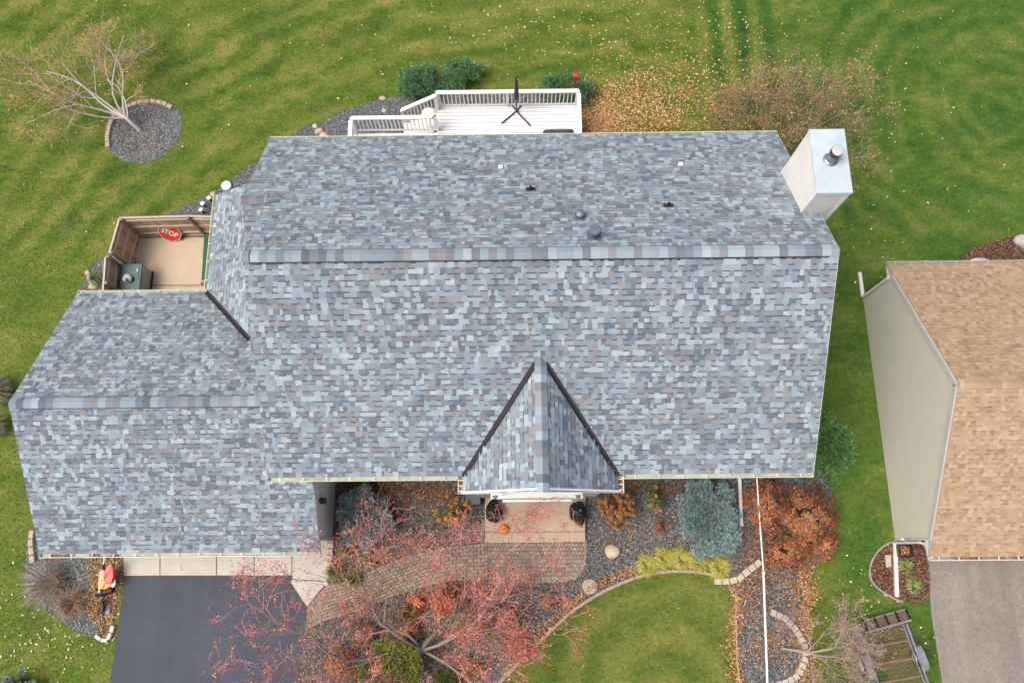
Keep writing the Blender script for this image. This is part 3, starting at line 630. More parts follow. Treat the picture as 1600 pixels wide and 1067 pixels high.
gutter([(nx - .02, NYF - NO, ez - .01), (NE, NYF - NO, ez - .01)], nh, (0, -1, 0), m='white', mi='drive2', wd=.12, step=.58, leaves=14, seed=9)
gutter([(NE, NYB + NO, ez - .01), (nx - .02, NYB + NO, ez - .01)], nh, (0, 1, 0), m='taupe', mi='drive2', wd=.11, step=.5)
MT['pvc'] = mat('grey_white_pvc', (.62, .60, .58), .5, 3, .06)
ds = MB(); zz = ez - .2
ds.tube([(nx + .1, NYF - NO - .06, ez - .1), (nx + .05, NYF - .12, ez - .3), (NX - .06, NYF - .07, ez - .42), (NX - .06, NYF - .07, .12)], .04, 8)
a0 = Vector((NX - .06, NYF - .07, .10)); ds.beam(P(1455 - 45, 842, 1.6), (NX - .05, NYF - .05, .9), .05, .07)
ds.beam(a0, P(1401, 932, .07), .12, .08); ds.build('downspout', 'pvc', nh)
ds = MB(); ds.tube([(NX - .05, NYB + .06, ez - .1), (NX - .05, NYB + .06, .1)], .04, 8); ds.beam((NX - .05, NYB + .05, .1), P(1343, 426, .07), .11, .08); ds.build('downspout', mat('cream_pipe', (.70, .68, .60), .5, 3, .05), nh)

# ================================================================== DECK
DZ = .95; RZ = DZ + .92
dd = thing('deck', P(780, 190), 'white railed timber deck behind the house with a stair at its west end', 'deck')
xl = P(548, 183, RZ).x; xu = P(680, 145, RZ).x; xr = P(904, 140, RZ).x; yt = P(790, 143, RZ).y; yl = P(610, 183.5, RZ).y
fl = MB(); yy = YB - .4; rngd = random.Random(3)
while yy < yt - .05:
    xa = xl if yy + .14 < yl else xu
    fl.box((xa, yy, DZ - .03), (xr, yy + .126, DZ), (.66 * rngd.uniform(.94, 1.03),) * 3); yy += .142
fl.build('deck_boards', mat('deck_white', (.74, .74, .75), .6, 5, .06, dirt=(.62, .61, .60)), dd, bevel=.003)
def railing(p, q, z0, z1=None, name='railing', sp=.14, post=True):
    p, q = Vector((p[0], p[1], z0)), Vector((q[0], q[1], z0 if z1 is None else z1)); d = q - p; hlen = Vector((d.x, d.y, 0)).length; n_ = max(2, int(hlen / sp)); h = .88
    mb = MB(); mb.beam(p + Vector((0, 0, h + .02)), q + Vector((0, 0, h + .02)), .14, .035); mb.beam(p + Vector((0, 0, h - .05)), q + Vector((0, 0, h - .05)), .04, .09); mb.beam(p + Vector((0, 0, .08)), q + Vector((0, 0, .08)), .04, .07); r_ = mb.build(name, 'white', dd)
    b_ = MB()
    for i in range(n_):
        t = (i + .5) / n_; a = p.lerp(q, t); b_.box(a + Vector((-.018, -.018, .06)), a + Vector((.018, .018, h - .02)))
    b_.build('balusters', 'white', r_)
    if post:
        for e_ in (p, q):
            m_ = MB(); m_.box((e_.x - .045, e_.y - .045, 0), (e_.x + .045, e_.y + .045, e_.z + h + .0)); m_.build('post', 'white', dd)
railing((xu + .05, yt), (xr, yt), DZ); railing((xr, yt - .1), (xr, YB - .3), DZ, post=False); railing((xl, yl), (xu + .02, yl), DZ); railing((xl, yl - .1), (xl, YB - .3), DZ, post=False)
pst = MB(); m0 = P(793, 165, DZ); pst.box((m0.x - .05, yt - .05, 0), (m0.x + .05, yt + .05, RZ)); pst.build('post', 'white', dd)
jo = MB(); jo.box((xl + .05, YB - .35, DZ - .28), (xr - .05, yl - .06, DZ - .04)); jo.box((xu + .05, yl - .05, DZ - .28), (xr - .06, yt - .06, DZ - .041)); jo.build('skirt', 'white', dd)
st = MB(); ns = 5
for i in range(ns):
    z_ = DZ - (i + 1) * DZ / (ns + 1); x_ = xu - .26 * i; st.box((x_ - .30, yl + .08, z_ - .04), (x_, yt - .15, z_))
st.beam((xu, yl + .06, DZ - .1), (xu - .26 * ns, yl + .06, .0), .04, .24); st.beam((xu, yt - .12, DZ - .1), (xu - .26 * ns, yt - .12, 0), .04, .24); st.build('stair', 'white', dd)
railing((xu, yt - .12), (xu - .26 * ns - .02, yt - .12), DZ, .05, 'stair_railing', .13)
gate = MB(); gate.box((xu - .02, yl + .05, DZ + .05), (xu + .06, yl + .10, RZ)); gate.build('post', 'white', dd)
tb = thing('table', P(669, 178, RZ), 'round cream topped stand at the deck corner above the stair', 'table')
q = P(669, 178, RZ + .05); m_ = MB(); m_.lathe(q, [(.02, -.0), (.20, 0), (.225, .01), (.225, .03), (.215, .035), (.01, .038)], 30); m_.build('table_top', mat('cream_top', (.66, .60, .50), .6, 4, .06), tb)
m_ = MB(); m_.lathe(q + Vector((0, 0, -.97)), [(.16, 0), (.16, .02), (.025, .05), (.02, .96)], 14); m_.build('stem', 'white', tb)
# closed umbrella on a cross base
um = thing('umbrella', P(806, 179, DZ), 'closed dark patio umbrella in its cross shaped base on the white deck', 'umbrella')
u0 = P(807, 174, DZ + .03); m_ = MB()
for ax, ay in ((784, 193), (829, 197), (790, 151), (826, 150)):
    e_ = P(ax, ay, DZ + .03); m_.beam(u0, u0.lerp(e_, 1.0), .045, .04)
m_.build('base', 'black', um); m_ = MB(); m_.lathe(u0, [(.05, 0), (.05, .12), (.028, .13), (.028, .5)], 12); m_.tube([u0, u0 + Vector((.0, 0, 2.1))], .022, 8); m_.build('pole', 'black', um)
m_ = MB(); m_.lathe(u0 + Vector((0, 0, .75)), [(.02, 0), (.075, .03), (.085, .3), (.07, .7), (.05, 1.1), (.03, 1.3), (.012, 1.38)], 12, wob=.12, rnd=random.Random(2)); m_.build('canopy', mat('charcoal_cloth', (.035, .037, .045), .8, 8, .2), um)
gr = thing('grill', P(873, 205, DZ), 'covered dark grill standing under the back eave on the deck', 'grill')
q = P(873, 200.5, DZ + 1.05); m_ = MB(); m_.box((q.x - .55, q.y - .55, DZ), (q.x + .55, q.y + .02, DZ + .95), top=.97); m_.build('cover', 'black', gr, bevel=.05)
m_ = MB(); m_.box((q.x - .52, q.y - .5, DZ + .95), (q.x + .52, q.y - .0, DZ + 1.06), top=.82); m_.build('lid', mat('grill_lid', (.06, .055, .055), .35, 3, .4), gr, bevel=.03)
# red feeder on a pole
fe = thing('bird_feeder', P(895, 128), 'small red bird feeder on a thin pole above the green shrub by the deck', 'bird feeder')
q = P(899, 125, 1.3); m_ = MB(); m_.tube([(q.x, q.y, 0), (q.x, q.y, 1.3)], .012, 6); m_.build('pole', 'black', fe)
MT['red'] = mat('red_plastic', (.55, .05, .035), .4, 5, .1)
m_ = MB(); m_.box((q.x - .075, q.y - .075, 1.3), (q.x + .075, q.y + .075, 1.58)); m_.build('body', 'red', fe, bevel=.01); m_ = MB(); m_.box((q.x - .09, q.y - .09, 1.583), (q.x + .09, q.y + .09, 1.63), top=.5); m_.build('roof', 'red', fe)

# ================================================================== FENCE ENCLOSURE
FZ = 1.55
fn = thing('fence', P(215, 380), 'weathered brown board fence around the small concrete yard behind the garage', 'fence')
rf = random.Random(8)
wc = [(.50, .35, .24), (.42, .30, .21), (.56, .42, .30), (.36, .27, .20), (.46, .38, .31)]
def panel(p, q):
    d = (q - p); Ln = Vector((d.x, d.y, 0)).length; d = Vector((d.x, d.y, 0)).normalized(); s = Vector((-d.y, d.x, 0)); inn = s if s.dot(P(270, 410) - p) > 0 else -s
    mb = MB(); t = 0
    while t < Ln - .02:
        w_ = min(.14, Ln - t); a = Vector((p.x, p.y, 0)) + d * (t + w_ / 2); mb.beam(a + Vector((0, 0, .04)), a + Vector((0, 0, FZ - .01 + rf.uniform(-.008, .004))), w_ - .006, .02, vary(rf.choice(wc), rf.uniform(.85, 1.15)), up=s); t += w_
    o = mb.build('fence_panel', 'wood', fn)
    for z in (.3, .85, 1.38):
        mb = MB(); mb.beam(Vector((p.x, p.y, z)) + inn * .03, Vector((q.x, q.y, z)) + inn * .03, .04, .085, vary(wc[2], 1.1)); mb.build('rail', 'wood', o)
    mb = MB(); mb.beam(Vector((p.x, p.y, FZ + .012)), Vector((q.x, q.y, FZ + .012)), .06, .025, (.48, .42, .36)); mb.build('cap_rail', 'wood', o)
NW, NM, NE_ = P(187, 341, FZ), P(297, 338, FZ), P(334, 339, FZ); W1, W2, W3 = P(171, 396, FZ), P(165, 402, FZ), P(160, 470, FZ)
panel(NW, NM); panel(NM, NE_); panel(NW, W1); panel(W2, W3)
for q in (NW, NM, W1, P(165.5, 402, FZ), P(163, 445, FZ)):
    mb = MB(); c_ = (P(270, 410) - q); c_.z = 0; c_ = c_.normalized() * .08; mb.box((q.x + c_.x - .045, q.y + c_.y - .045, 0), (q.x + c_.x + .045, q.y + c_.y + .045, FZ + .05), (.30, .22, .16)); mb.build('post', 'wood', fn, bevel=.006)
# timber sill along the inside foot
mb = MB(); mb.beam(P(222, 369, .06), P(326, 367, .06), .10, .12, (.30, .26, .21)); mb.build('sill', 'wood', fn)
# stop sign leaning on the fence
ss = thing('stop_sign', P(265, 372, .04), 'red octagonal STOP sign leaning on the inside of the board fence', 'sign')
Rr = .38 / math.cos(math.pi / 8); face, rim, bk = MB(), MB(), MB(); ctr = P(265, 364, .44) 
lean = rad(62); roll = rad(-30)
xa = Vector((1, 0, 0)); ya = Vector((0, math.cos(lean), math.sin(lean))); na = xa.cross(ya)
ux = xa * math.cos(roll) + ya * math.sin(roll); uy = -xa * math.sin(roll) + ya * math.cos(roll)
def octo(r, off): return [ctr + (ux * math.cos(a) + uy * math.sin(a)) * r + na * off for a in (math.pi / 8 + i * math.pi / 4 for i in range(8))]
o8, i8 = octo(Rr, 0), octo(Rr, -.004); bk.add(o8 + i8, [tuple(range(8)), tuple(range(15, 7, -1))] + [(i, 8 + i, 8 + (i + 1) % 8, (i + 1) % 8) for i in range(8)]); bk.build('border', 'white', ss)
face.add(octo(Rr * .95, .0025), [tuple(range(8))]); face.build('face', 'red', ss)
tc = bpy.data.curves.new('letters', 'FONT'); tc.body = 'STOP'; tc.size = .30; tc.align_x = 'CENTER'; tc.align_y = 'CENTER'; tc.extrude = .0008; tc.offset = .006; tc.space_character = 1.0
to = bpy.data.objects.new('letters_tmp', tc); COL.objects.link(to); bpy.context.view_layer.update()
tme = bpy.data.meshes.new_from_object(to.evaluated_get(bpy.context.evaluated_depsgraph_get())); bpy.data.objects.remove(to)
lo_ = bpy.data.objects.new('letters', tme); COL.objects.link(lo_); tme.materials.clear(); tme.materials.append(MT['white']); lo_.parent = ss
Mx = Matrix((ux * .80, uy * 1.0, na)).transposed().to_4x4(); Mx.translation = ctr + na * .0045 - Vector(ss.location); lo_.matrix_local = Mx
# utility cabinet
uc = thing('storage_box', P(205, 432, .04), 'grey cabinet with a dark green lid in the corner of the fenced yard', 'storage box')
a, b = P(192, 412, .85), P(222, 412, .85); yb_ = P(205, 462, .85).y
MT['greenlid'] = mat('green_lid', (.055, .12, .115), .45, 4, .12); MT['greybox'] = mat('grey_box', (.33, .31, .31), .6, 5, .08, .2, 40)
m_ = MB(); m_.box((a.x + .02, yb_, .04), (b.x - .01, a.y - .03, .80)); m_.build('body', 'greybox', uc, bevel=.01)
m_ = MB()
for i in range(9): m_.box((b.x - .012, yb_ + .05 + i * .1, .12), (b.x + .004, yb_ + .10 + i * .1, .76))
m_.build('ribs', 'greybox', uc)
m_ = MB(); m_.box((a.x - .02, yb_, .80), (b.x + .02, a.y, .86), top=.97); m_.box((a.x + .05, a.y - .62, .861), (b.x - .06, a.y - .09, .875), top=.97); m_.build('lid', 'greenlid', uc, bevel=.015)
m_ = MB(); m_.box((b.x - .14, a.y - .30, .876), (b.x - .11, a.y - .20, .885)); m_.build('latch', 'white', uc)
m_ = MB(); m_.box((a.x, yb_, .03), (b.x + .05, a.y - .01, .09)); m_.build('base', 'black', uc)
q = P(200, 435, .93); nb_ = thing('ornament', q - Vector((0, 0, .05)), 'small light grey stone ornament sitting on the dark green cabinet lid', 'ornament'); m_ = MB(); rr = random.Random(4)
m_.lathe(q + Vector((0, 0, -.05)), [(.10, 0), (.15, .03), (.16, .10), (.13, .15), (.05, .17)], 9, wob=.14, rnd=rr); m_.build('body', mat('grey_stone', (.42, .40, .37), .8, 18, .25, .4, 30), nb_); m_ = MB(); m_.box(q + Vector((-.02, -.14, .10)), q + Vector((.06, -.04, .135))); m_.build('notch', 'black', nb_)
m_ = MB(); m_.prism(PL([(319, 371), (330, 370), (326, 438), (315, 438)], .045), .041, .055); tag(m_.build('green_mat', mat('green_turf_mat', (.025, .12, .05), .9, 60, .3, .5, 90)), 'dark green turf mat lying along the lean to eave in the fenced yard', 'mat')
m_ = MB(); q = P(319, 443, .1); m_.box(q + Vector((-.10, -.05, -.05)), q + Vector((.10, .05, .06))); m_.box(q + Vector((-.05, -.09, .061)), q + Vector((.06, .02, .10))); tag(m_.build('electrical_box', mat('brown_metal', (.12, .09, .06), .5, 8, .3), bevel=.008), 'small brown box on the slab by the lean to corner', 'box')

# ================================================================== SCATTERS
R = np.random.default_rng(42)
def sample(poly, n):
    xs = [p[0] for p in poly]; ys = [p[1] for p in poly]; out = np.zeros((0, 2))
    while len(out) < n:
        q = np.stack([R.uniform(min(xs), max(xs), n * 2), R.uniform(min(ys), max(ys), n * 2)], 1); out = np.concatenate([out, q[inpoly(q[:, 0], q[:, 1], poly)]])
    return out[:n]
def palette(pal, n, jit=.15):
    pal = np.array(pal); c = pal[R.integers(0, len(pal), n)]; return np.clip(c * R.uniform(1 - jit, 1 + jit, (n, 1)), 0, 1)
def unit(n, zs=1.0):
    v = R.normal(size=(n, 3)); v[:, 2] *= zs; return v / np.linalg.norm(v, axis=1)[:, None]
def leafquads(mb, C, size, pal, zs=1.0, aspect=.6, jit=.2, nrm=None):
    n = len(C); C = np.asarray(C, float); N_ = unit(n, 1.0) if nrm is None else nrm + unit(n) * .55; N_[:, 2] = np.abs(N_[:, 2]) * zs; N_ /= np.linalg.norm(N_, axis=1)[:, None]
    t = unit(n); U_ = np.cross(N_, t); U_ /= np.linalg.norm(U_, axis=1)[:, None] + 1e-9; W_ = np.cross(N_, U_)
    s = (size * R.uniform(.6, 1.3, n))[:, None]; U_ = U_ * s; W_ = W_ * s * aspect; fold = N_ * s * .25
    V = np.stack([C - U_, C + W_ - fold * 0, C + U_, C - W_], 1) + 0; V[:, 0] += fold; V[:, 2] += fold * .5
    mb.bulk(V.reshape(-1, 3), 4, palette(pal, n, jit))
def flatleaves(name, XY, size, pal, label, cat, z=.012, zj=.03):
    mb = MB(); C = np.c_[XY, z + R.uniform(0, zj, len(XY))]; leafquads(mb, C, size, pal, zs=3.0, aspect=.65); o = mb.build(name, 'leaf'); o['kind'] = 'stuff'; o['label'] = label; o['category'] = cat; return o
view = PL([(-30, -30), (1630, -30), (1630, 1100), (-30, 1100)])
hx = [(GX0 + .3, GYF + .3), (X1 - .4, YF + .4), (X1 - .4, YB - .4), (GX0 + .3, GYB - .3)]
solids = [ringbed, backbed, leftbed, frontbed, nbed, nback, drive, drive2, apron, [(GX0 + .3, GYF + .3), (-5, GYF + .3), (-5, GYB), (GX0 + .3, GYB)], [(-6.3, YF), (7.4, YF), (7.4, YB - .4), (-6.3, YB - .4)], [(NX, NYF), (30, NYF), (30, NYB), (NX, NYB)]]
def free(q):
    m = np.ones(len(q), bool)
    for s in solids: m &= ~inpoly(q[:, 0], q[:, 1], s)
    return q[m]
# grass blades
q = free(sample(view, 330000)); n = len(q); h = R.uniform(.02, .055, n); a = R.uniform(0, 2 * np.pi, n); lean_ = R.uniform(.1, 1.0, n) * h * 1.3; a2 = R.uniform(0, 2 * np.pi, n); wd = R.uniform(.006, .016, n)
B = np.c_[q, np.zeros(n)]; D = np.c_[np.cos(a) * wd, np.sin(a) * wd, np.zeros(n)]; Tp = B + np.c_[np.cos(a2) * lean_, np.sin(a2) * lean_, h]
mb = MB(); mb.bulk(np.stack([B - D, B + D, Tp], 1).reshape(-1, 3), 3, np.exp(R.normal(.12, .38, (n, 1))) * np.array([1, 1, .9]) * np.exp(R.normal(0, .08, (n, 3)))); o = mb.build('grass', 'blade'); tag(o, 'short mown lawn grass around both houses', 'grass', kind='stuff')
# gravel stones
mb = MB()
def stones(poly, n, zs, pal, size):
    q = sample(poly, n); s = R.uniform(.5, 1.3, n) * size; pal_ = palette(pal, n, .2); base = np.array([(1, 0, 0), (0, 1, 0), (-1, 0, 0), (0, -1, 0), (0, 0, 1)], float)
    ang = R.uniform(0, 6.28, n); V = np.repeat(base[None], n, 0) * R.uniform(.6, 1.2, (n, 5, 3)); ca, sa = np.cos(ang)[:, None], np.sin(ang)[:, None]
    x = V[..., 0] * ca - V[..., 1] * sa; y = V[..., 0] * sa + V[..., 1] * ca; V = np.stack([x, y, V[..., 2] * .8], -1) * s[:, None, None] + np.c_[q, np.full(n, zs)][:, None, :]
    for t in ((0, 1, 4), (1, 2, 4), (2, 3, 4), (3, 0, 4)): mb.bulk(V[:, t, :].reshape(-1, 3), 3, pal_)
GC = [(.085, .096, .10), (.14, .158, .168), (.20, .222, .235), (.28, .305, .315), (.40, .42, .42), (.16, .15, .13), (.24, .20, .16)]
stones(ringbed, 5000, .006, GC, .028); stones(backbed, 9000, .006, GC, .028); stones(leftbed, 5000, .006, GC, .028); stones(frontbed, 26000, .006, GC, .028)
tag(mb.build('gravel', 'tint'), 'blue grey crushed stone filling the planting beds', 'gravel', kind='stuff')
mb = MB(); MC = [(.10, .045, .03), (.16, .07, .045), (.24, .12, .08), (.34, .22, .14), (.07, .035, .025)]
q = np.concatenate([sample(nbed, 5000), sample(nback, 6000)]); leafquads(mb, np.c_[q, .01 + R.uniform(0, .03, len(q))], .05, MC, zs=2, aspect=.3); tag(mb.build('wood_chips', 'leaf'), 'reddish brown wood chips in the neighbouring beds', 'mulch', kind='stuff')
# fallen leaves
def gauss(px, py, sx, sy, n):
    x = R.normal(px, sx, n); y = R.normal(py, sy, n); return np.array([P(a, b)[:2] for a, b in zip(x, y)])
TANL = [(.50, .27, .10), (.42, .21, .08), (.58, .38, .18), (.32, .15, .06), (.60, .44, .24)]
PALE = [(.62, .52, .30), (.58, .56, .40), (.66, .62, .48), (.55, .38, .18)]
ORG = [(.42, .17, .06), (.32, .11, .045), (.50, .26, .10), (.24, .10, .05), (.55, .34, .15), (.30, .18, .09)]
cl = [gauss(R.normal(985, 55), R.normal(172, 26), 9, 7, 55) for _ in range(28)] + [gauss(R.normal(940, 14), R.normal(190, 12), 9, 7, 60) for _ in range(14)]
q = np.concatenate(cl + [gauss(975, 170, 45, 26, 1500), gauss(1040, 150, 60, 38, 1100), gauss(1120, 170, 60, 45, 800), gauss(950, 195, 30, 14, 700), gauss(1130, 100, 80, 50, 350), gauss(1000, 60, 130, 45, 420)])
flatleaves('fallen_leaves', free(q), .042, TANL, 'tan fallen leaves drifted on the back lawn beside the deck', 'leaves')
q = free(sample(view, 520)); q2 = free(np.concatenate([gauss(850, 40, 200, 40, 200), gauss(100, 960, 60, 50, 260), gauss(1370, 960, 60, 60, 90), gauss(1330, 300, 60, 160, 60)]))
flatleaves('fallen_leaves', np.concatenate([q[:460], q2]), .042, PALE, 'pale yellow leaves dotted over the lawns', 'leaves')
fb = lambda lst: np.concatenate([gauss(*a_) for a_ in lst])
q = fb([(1020, 840, 60, 40, 700), (960, 830, 30, 50, 260), (1240, 860, 45, 50, 2200), (1262, 940, 16, 60, 1300), (1170, 950, 14, 60, 450), (620, 850, 70, 40, 1100), (700, 960, 90, 50, 2400), (600, 1000, 80, 50, 2000), (800, 960, 60, 40, 700), (1215, 1000, 22, 25, 500), (640, 770, 90, 14, 700), (540, 870, 18, 30, 400), (560, 1060, 80, 20, 800)])
q = q[inpoly(q[:, 0], q[:, 1], frontbed)]; flatleaves('fallen_leaves', q, .034, ORG, 'rust orange leaves littering the front gravel beds', 'leaves', z=.03)
q = fb([(640, 765, 80, 12, 1600), (560, 790, 40, 30, 700), (690, 800, 50, 30, 700), (1010, 762, 60, 10, 900), (1240, 870, 50, 30, 1400), (1180, 880, 20, 40, 500), (1290, 850, 20, 30, 500)]); q = q[inpoly(q[:, 0], q[:, 1], frontbed)]
flatleaves('fallen_leaves', q, .034, [(.16, .07, .035), (.22, .09, .04), (.10, .055, .035), (.30, .13, .05), (.13, .09, .06)], 'dark brown leaves under the front eave and around the copper shrubs', 'leaves', z=.025)  # leaf litter in darker browns than on the rest of the bed
# drifts of leaves caught against the curved bed edge
drift = []
for (x_, y_) in [(790 + i * 6.5, 1052 - 162 * (1 - (1 - min(1, i / 33.)) ** 1.75)) for i in range(34)]: drift.append(gauss(x_, y_, 4, 4, 26))
for i in range(26): drift.append(gauss(1148 + math.sin(i * .35) * 4, 910 + i * 7, 7, 5, 34))
for i in range(24): drift.append(gauss(1258 + math.sin(i * .5) * 7, 905 + i * 8, 9, 5, 42))
flatleaves('fallen_leaves', np.concatenate(drift), .036, ORG + TANL, 'drift of orange leaves caught along the curved edge of the front lawn', 'leaves', z=.03)
q = fb([(168, 940, 16, 40, 1000), (160, 880, 14, 10, 160)]); q = q[inpoly(q[:, 0], q[:, 1], leftbed)]; flatleaves('fallen_leaves', q, .036, TANL, 'tan leaves filling the bed between the garage corner and the driveway', 'leaves', z=.03)
q = fb([(230, 225, 25, 12, 160), (215, 190, 22, 14, 160)]); flatleaves('fallen_leaves', q, .03, ORG, 'rust leaves on the gravel ring around the lawn tree', 'leaves', z=.03)
q = fb([(840, 880, 60, 18, 120), (560, 915, 60, 16, 240), (800, 835, 40, 10, 26), (400, 885, 70, 8, 14), (430, 930, 60, 40, 160), (1500, 1000, 50, 50, 8)]); flatleaves('fallen_leaves', q, .026, [(.42, .10, .06), (.36, .08, .06), (.50, .22, .08)], 'small red leaves scattered on the paved walk and driveway', 'leaves', z=.05, zj=.012)
q = fb([(760, 185, 70, 16, 22)]); q = np.c_[q, np.full(len(q), DZ + .006)]; mb = MB(); leafquads(mb, q, .03, TANL, zs=4); tag(mb.build('fallen_leaves', 'leaf'), 'a few tan leaves lying on the white deck boards', 'leaves', kind='stuff')

# ================================================================== PLANTS
def crown_pts(c, r, n, clumps=14, tight=.33, shell=.0, floor=.03):
    c = np.array(c, float); r = np.array(r, float); k = unit(clumps); k[:, 2] = np.abs(k[:, 2]) * 1.0 - .25; k = k * R.uniform(.45, .85, (clumps, 1))
    i = R.integers(0, clumps, n); d = unit(n) * (R.uniform(0, 1, n) ** .5)[:, None] * tight; p = k[i] + d; nr = p / (np.linalg.norm(p, axis=1)[:, None] + 1e-6)
    p = c + p * r; p[:, 2] = np.maximum(p[:, 2], floor); return p, nr
def stems(mb, base, pts, c, r=.012, n=5, rng=random.Random(1)):
    for p in pts:
        p = Vector(p); b = Vector(base) + Vector((rng.uniform(-.1, .1), rng.uniform(-.1, .1), 0)); m_ = b.lerp(p, .5) + Vector((rng.uniform(-.05, .05), rng.uniform(-.05, .05), .08)); mb.tube([b, m_, p], [r, r * .7, r * .3], n, c, cap=False)
def shrub(name, px, py, rx, ry, rz, n, size, pal, label, cat, clumps=18, z0=None, aspect=.55, tight=.34, stemc=(.16, .11, .07), group=None, nst=14, zc=None, part='foliage'):
    zc = rz * .62 if zc is None else zc; g = P(px, py, zc); base = (g.x, g.y, 0)
    t = thing(name, base, label, cat, group); p, nr = crown_pts((g.x, g.y, zc), (rx, ry, rz * .62), n, clumps, tight)
    mb = MB(); leafquads(mb, p, size, pal, aspect=aspect, nrm=nr); mb.build(part, 'leaf', t)
    sm_ = MB(); idx = R.integers(0, n, nst); stems(sm_, base, p[idx], stemc, rng=random.Random(n)); sm_.build('stems', 'tint', t); return t
def spikes(mb, C, Dr, L_, n_per, pal, wd=.008, spread=.9):
    n = len(C); C = np.repeat(C, n_per, 0); D = np.repeat(Dr, n_per, 0) + unit(n * n_per) * spread; D /= np.linalg.norm(D, axis=1)[:, None]; s = np.cross(D, unit(len(D))); s /= np.linalg.norm(s, axis=1)[:, None]
    L__ = (L_ * R.uniform(.6, 1.2, len(D)))[:, None]; c = np.repeat(palette(pal, n, .2), n_per, 0); mb.bulk(np.stack([C - s * wd, C + s * wd, C + D * L__], 1).reshape(-1, 3), 3, c)
SPR = [(.25, .36, .36), (.32, .44, .44), (.19, .29, .29), (.40, .52, .51), (.22, .33, .30)]
def spruce(px, py, rx, ry, rz, n, label, group=None, pal=SPR, clumps=34, hit=None):
    zc = rz * .5; g = P(px, py, zc); base = (g.x, g.y, 0); t = thing('blue_spruce', base, label, 'spruce', group)
    p, nr = crown_pts((g.x, g.y, zc), (rx, ry, rz * .62), n, clumps * 2, .24); mb = MB(); spikes(mb, p, nr * .9 + np.array([0, 0, .35]), .09, 12, pal, .011, .75); mb.build('needles', 'leaf', t)
    sm_ = MB(); sm_.tube([base, (g.x, g.y, rz * .8)], [.05, .015], 8, (.13, .09, .06)); stems(sm_, (g.x, g.y, .15), p[R.integers(0, n, 40)], (.15, .10, .07), .012); sm_.build('branches', 'tint', t)
    lq = p[R.integers(0, n, n // 16)] + np.array([0, 0, .05]); mb = MB(); leafquads(mb, lq, .03, ORG); mb.build('caught_leaves', 'leaf', t); return t
spruce(1107, 811, 1.10, 1.28, 1.25, 7000, 'large dense blue spruce shrub right of the porch below the front eave')
spruce(566, 806, .98, 1.10, 1.35, 4200, 'smaller blue spruce shrub partly covered by red twigs beside the garage wall', clumps=20, pal=[(.36, .48, .47), (.44, .57, .56), (.28, .39, .38), (.52, .63, .61)])
spruce(30, 1066, .55, .5, .7, 520, 'pale blue spruce cut by the lower left corner of the photo', clumps=12, pal=[(.30, .42, .37), (.36, .48, .42), (.24, .35, .30)])
GRN = [(.05, .12, .04), (.07, .16, .06), (.04, .09, .035), (.10, .20, .09), (.06, .13, .07)]
def juniper(px, py, rx, ry, rz, n, label, group=None, pal=GRN, sp=.085):
    zc = rz * .5; g = P(px, py, zc); base = (g.x, g.y, 0); t = thing('evergreen_shrub', base, label, 'shrub', group); p, nr = crown_pts((g.x, g.y, zc), (rx, ry, rz * .6), n, 26, .30)
    mb = MB(); spikes(mb, p, nr * .8 + np.array([0, 0, .3]), sp, 9, pal, .009, .9); mb.build('foliage', 'leaf', t); sm_ = MB(); stems(sm_, base, p[R.integers(0, n, 24)], (.14, .10, .07)); sm_.build('stems', 'tint', t)
BG = [(.10, .23, .09), (.15, .31, .13), (.07, .16, .07), (.21, .37, .18)]
juniper(657, 130, .95, .80, 1.1, 2800, 'round dark green shrub behind the deck stair, left of its twin', 'round green shrubs behind the deck', BG)
juniper(724, 116, .92, .62, 1.0, 2200, 'round dark green shrub against the far deck railing, right of its twin', 'round green shrubs behind the deck', BG)
juniper(884, 138, 1.1, .75, 1.0, 2600, 'dark green shrub wrapping the far right corner of the deck under the red feeder', None, BG)
juniper(1298, 700, .75, 1.2, 1.5, 2400, 'bright green evergreen shrub at the east wall of the big house', None, [(.10, .23, .065), (.14, .30, .09), (.065, .16, .05), (.20, .36, .12)], .10)
g1 = [(.24, .31, .05), (.34, .39, .07), (.42, .42, .10), (.16, .23, .04)]
juniper(612, 1040, 1.15, .8, 1.5, 4200, 'yellow green juniper under the red tree at the bottom edge', None, g1, .07)
juniper(700, 1062, .45, .4, .6, 600, 'small olive green juniper right of the yellow green one at the bottom edge', None, [(.16, .20, .05), (.12, .15, .04), (.22, .22, .06)], .07)
juniper(636, 958, .42, .36, .6, 500, 'olive green shrub beneath the limbs of the red tree beside the paver path', None, [(.12, .15, .04), (.16, .18, .05), (.20, .12, .05)], .07)
# copper shrubs by the east corner
COP = [(.52, .18, .06), (.40, .125, .05), (.56, .24, .09), (.20, .085, .045), (.32, .17, .10), (.16, .10, .07), (.24, .15, .09)]
for i, (x, y, rx, ry, rz, n_, lab) in enumerate([(1200, 790, .90, 1.25, 1.05, 4200, 'copper brown shrub just right of the blue spruce under the front eave'),
        (1262, 806, 1.15, 1.30, 1.2, 7000, 'largest copper brown shrub with dry flower heads below the east eave corner'), (1228, 862, .85, .62, .8, 3000, 'low copper brown shrub in front of the leafier ones, crossed by the white pipe'), (1288, 848, .60, .62, .8, 2200, 'copper brown shrub at the lawn corner nearest the neighbouring wall')]):
    shrub('copper_shrub', x, y, rx, ry, rz, int(n_ * 1.5), .034, COP, lab, 'shrub', 85, aspect=.75, group='copper brown shrubs at the east corner', nst=90, tight=.15, stemc=(.25, .17, .12))
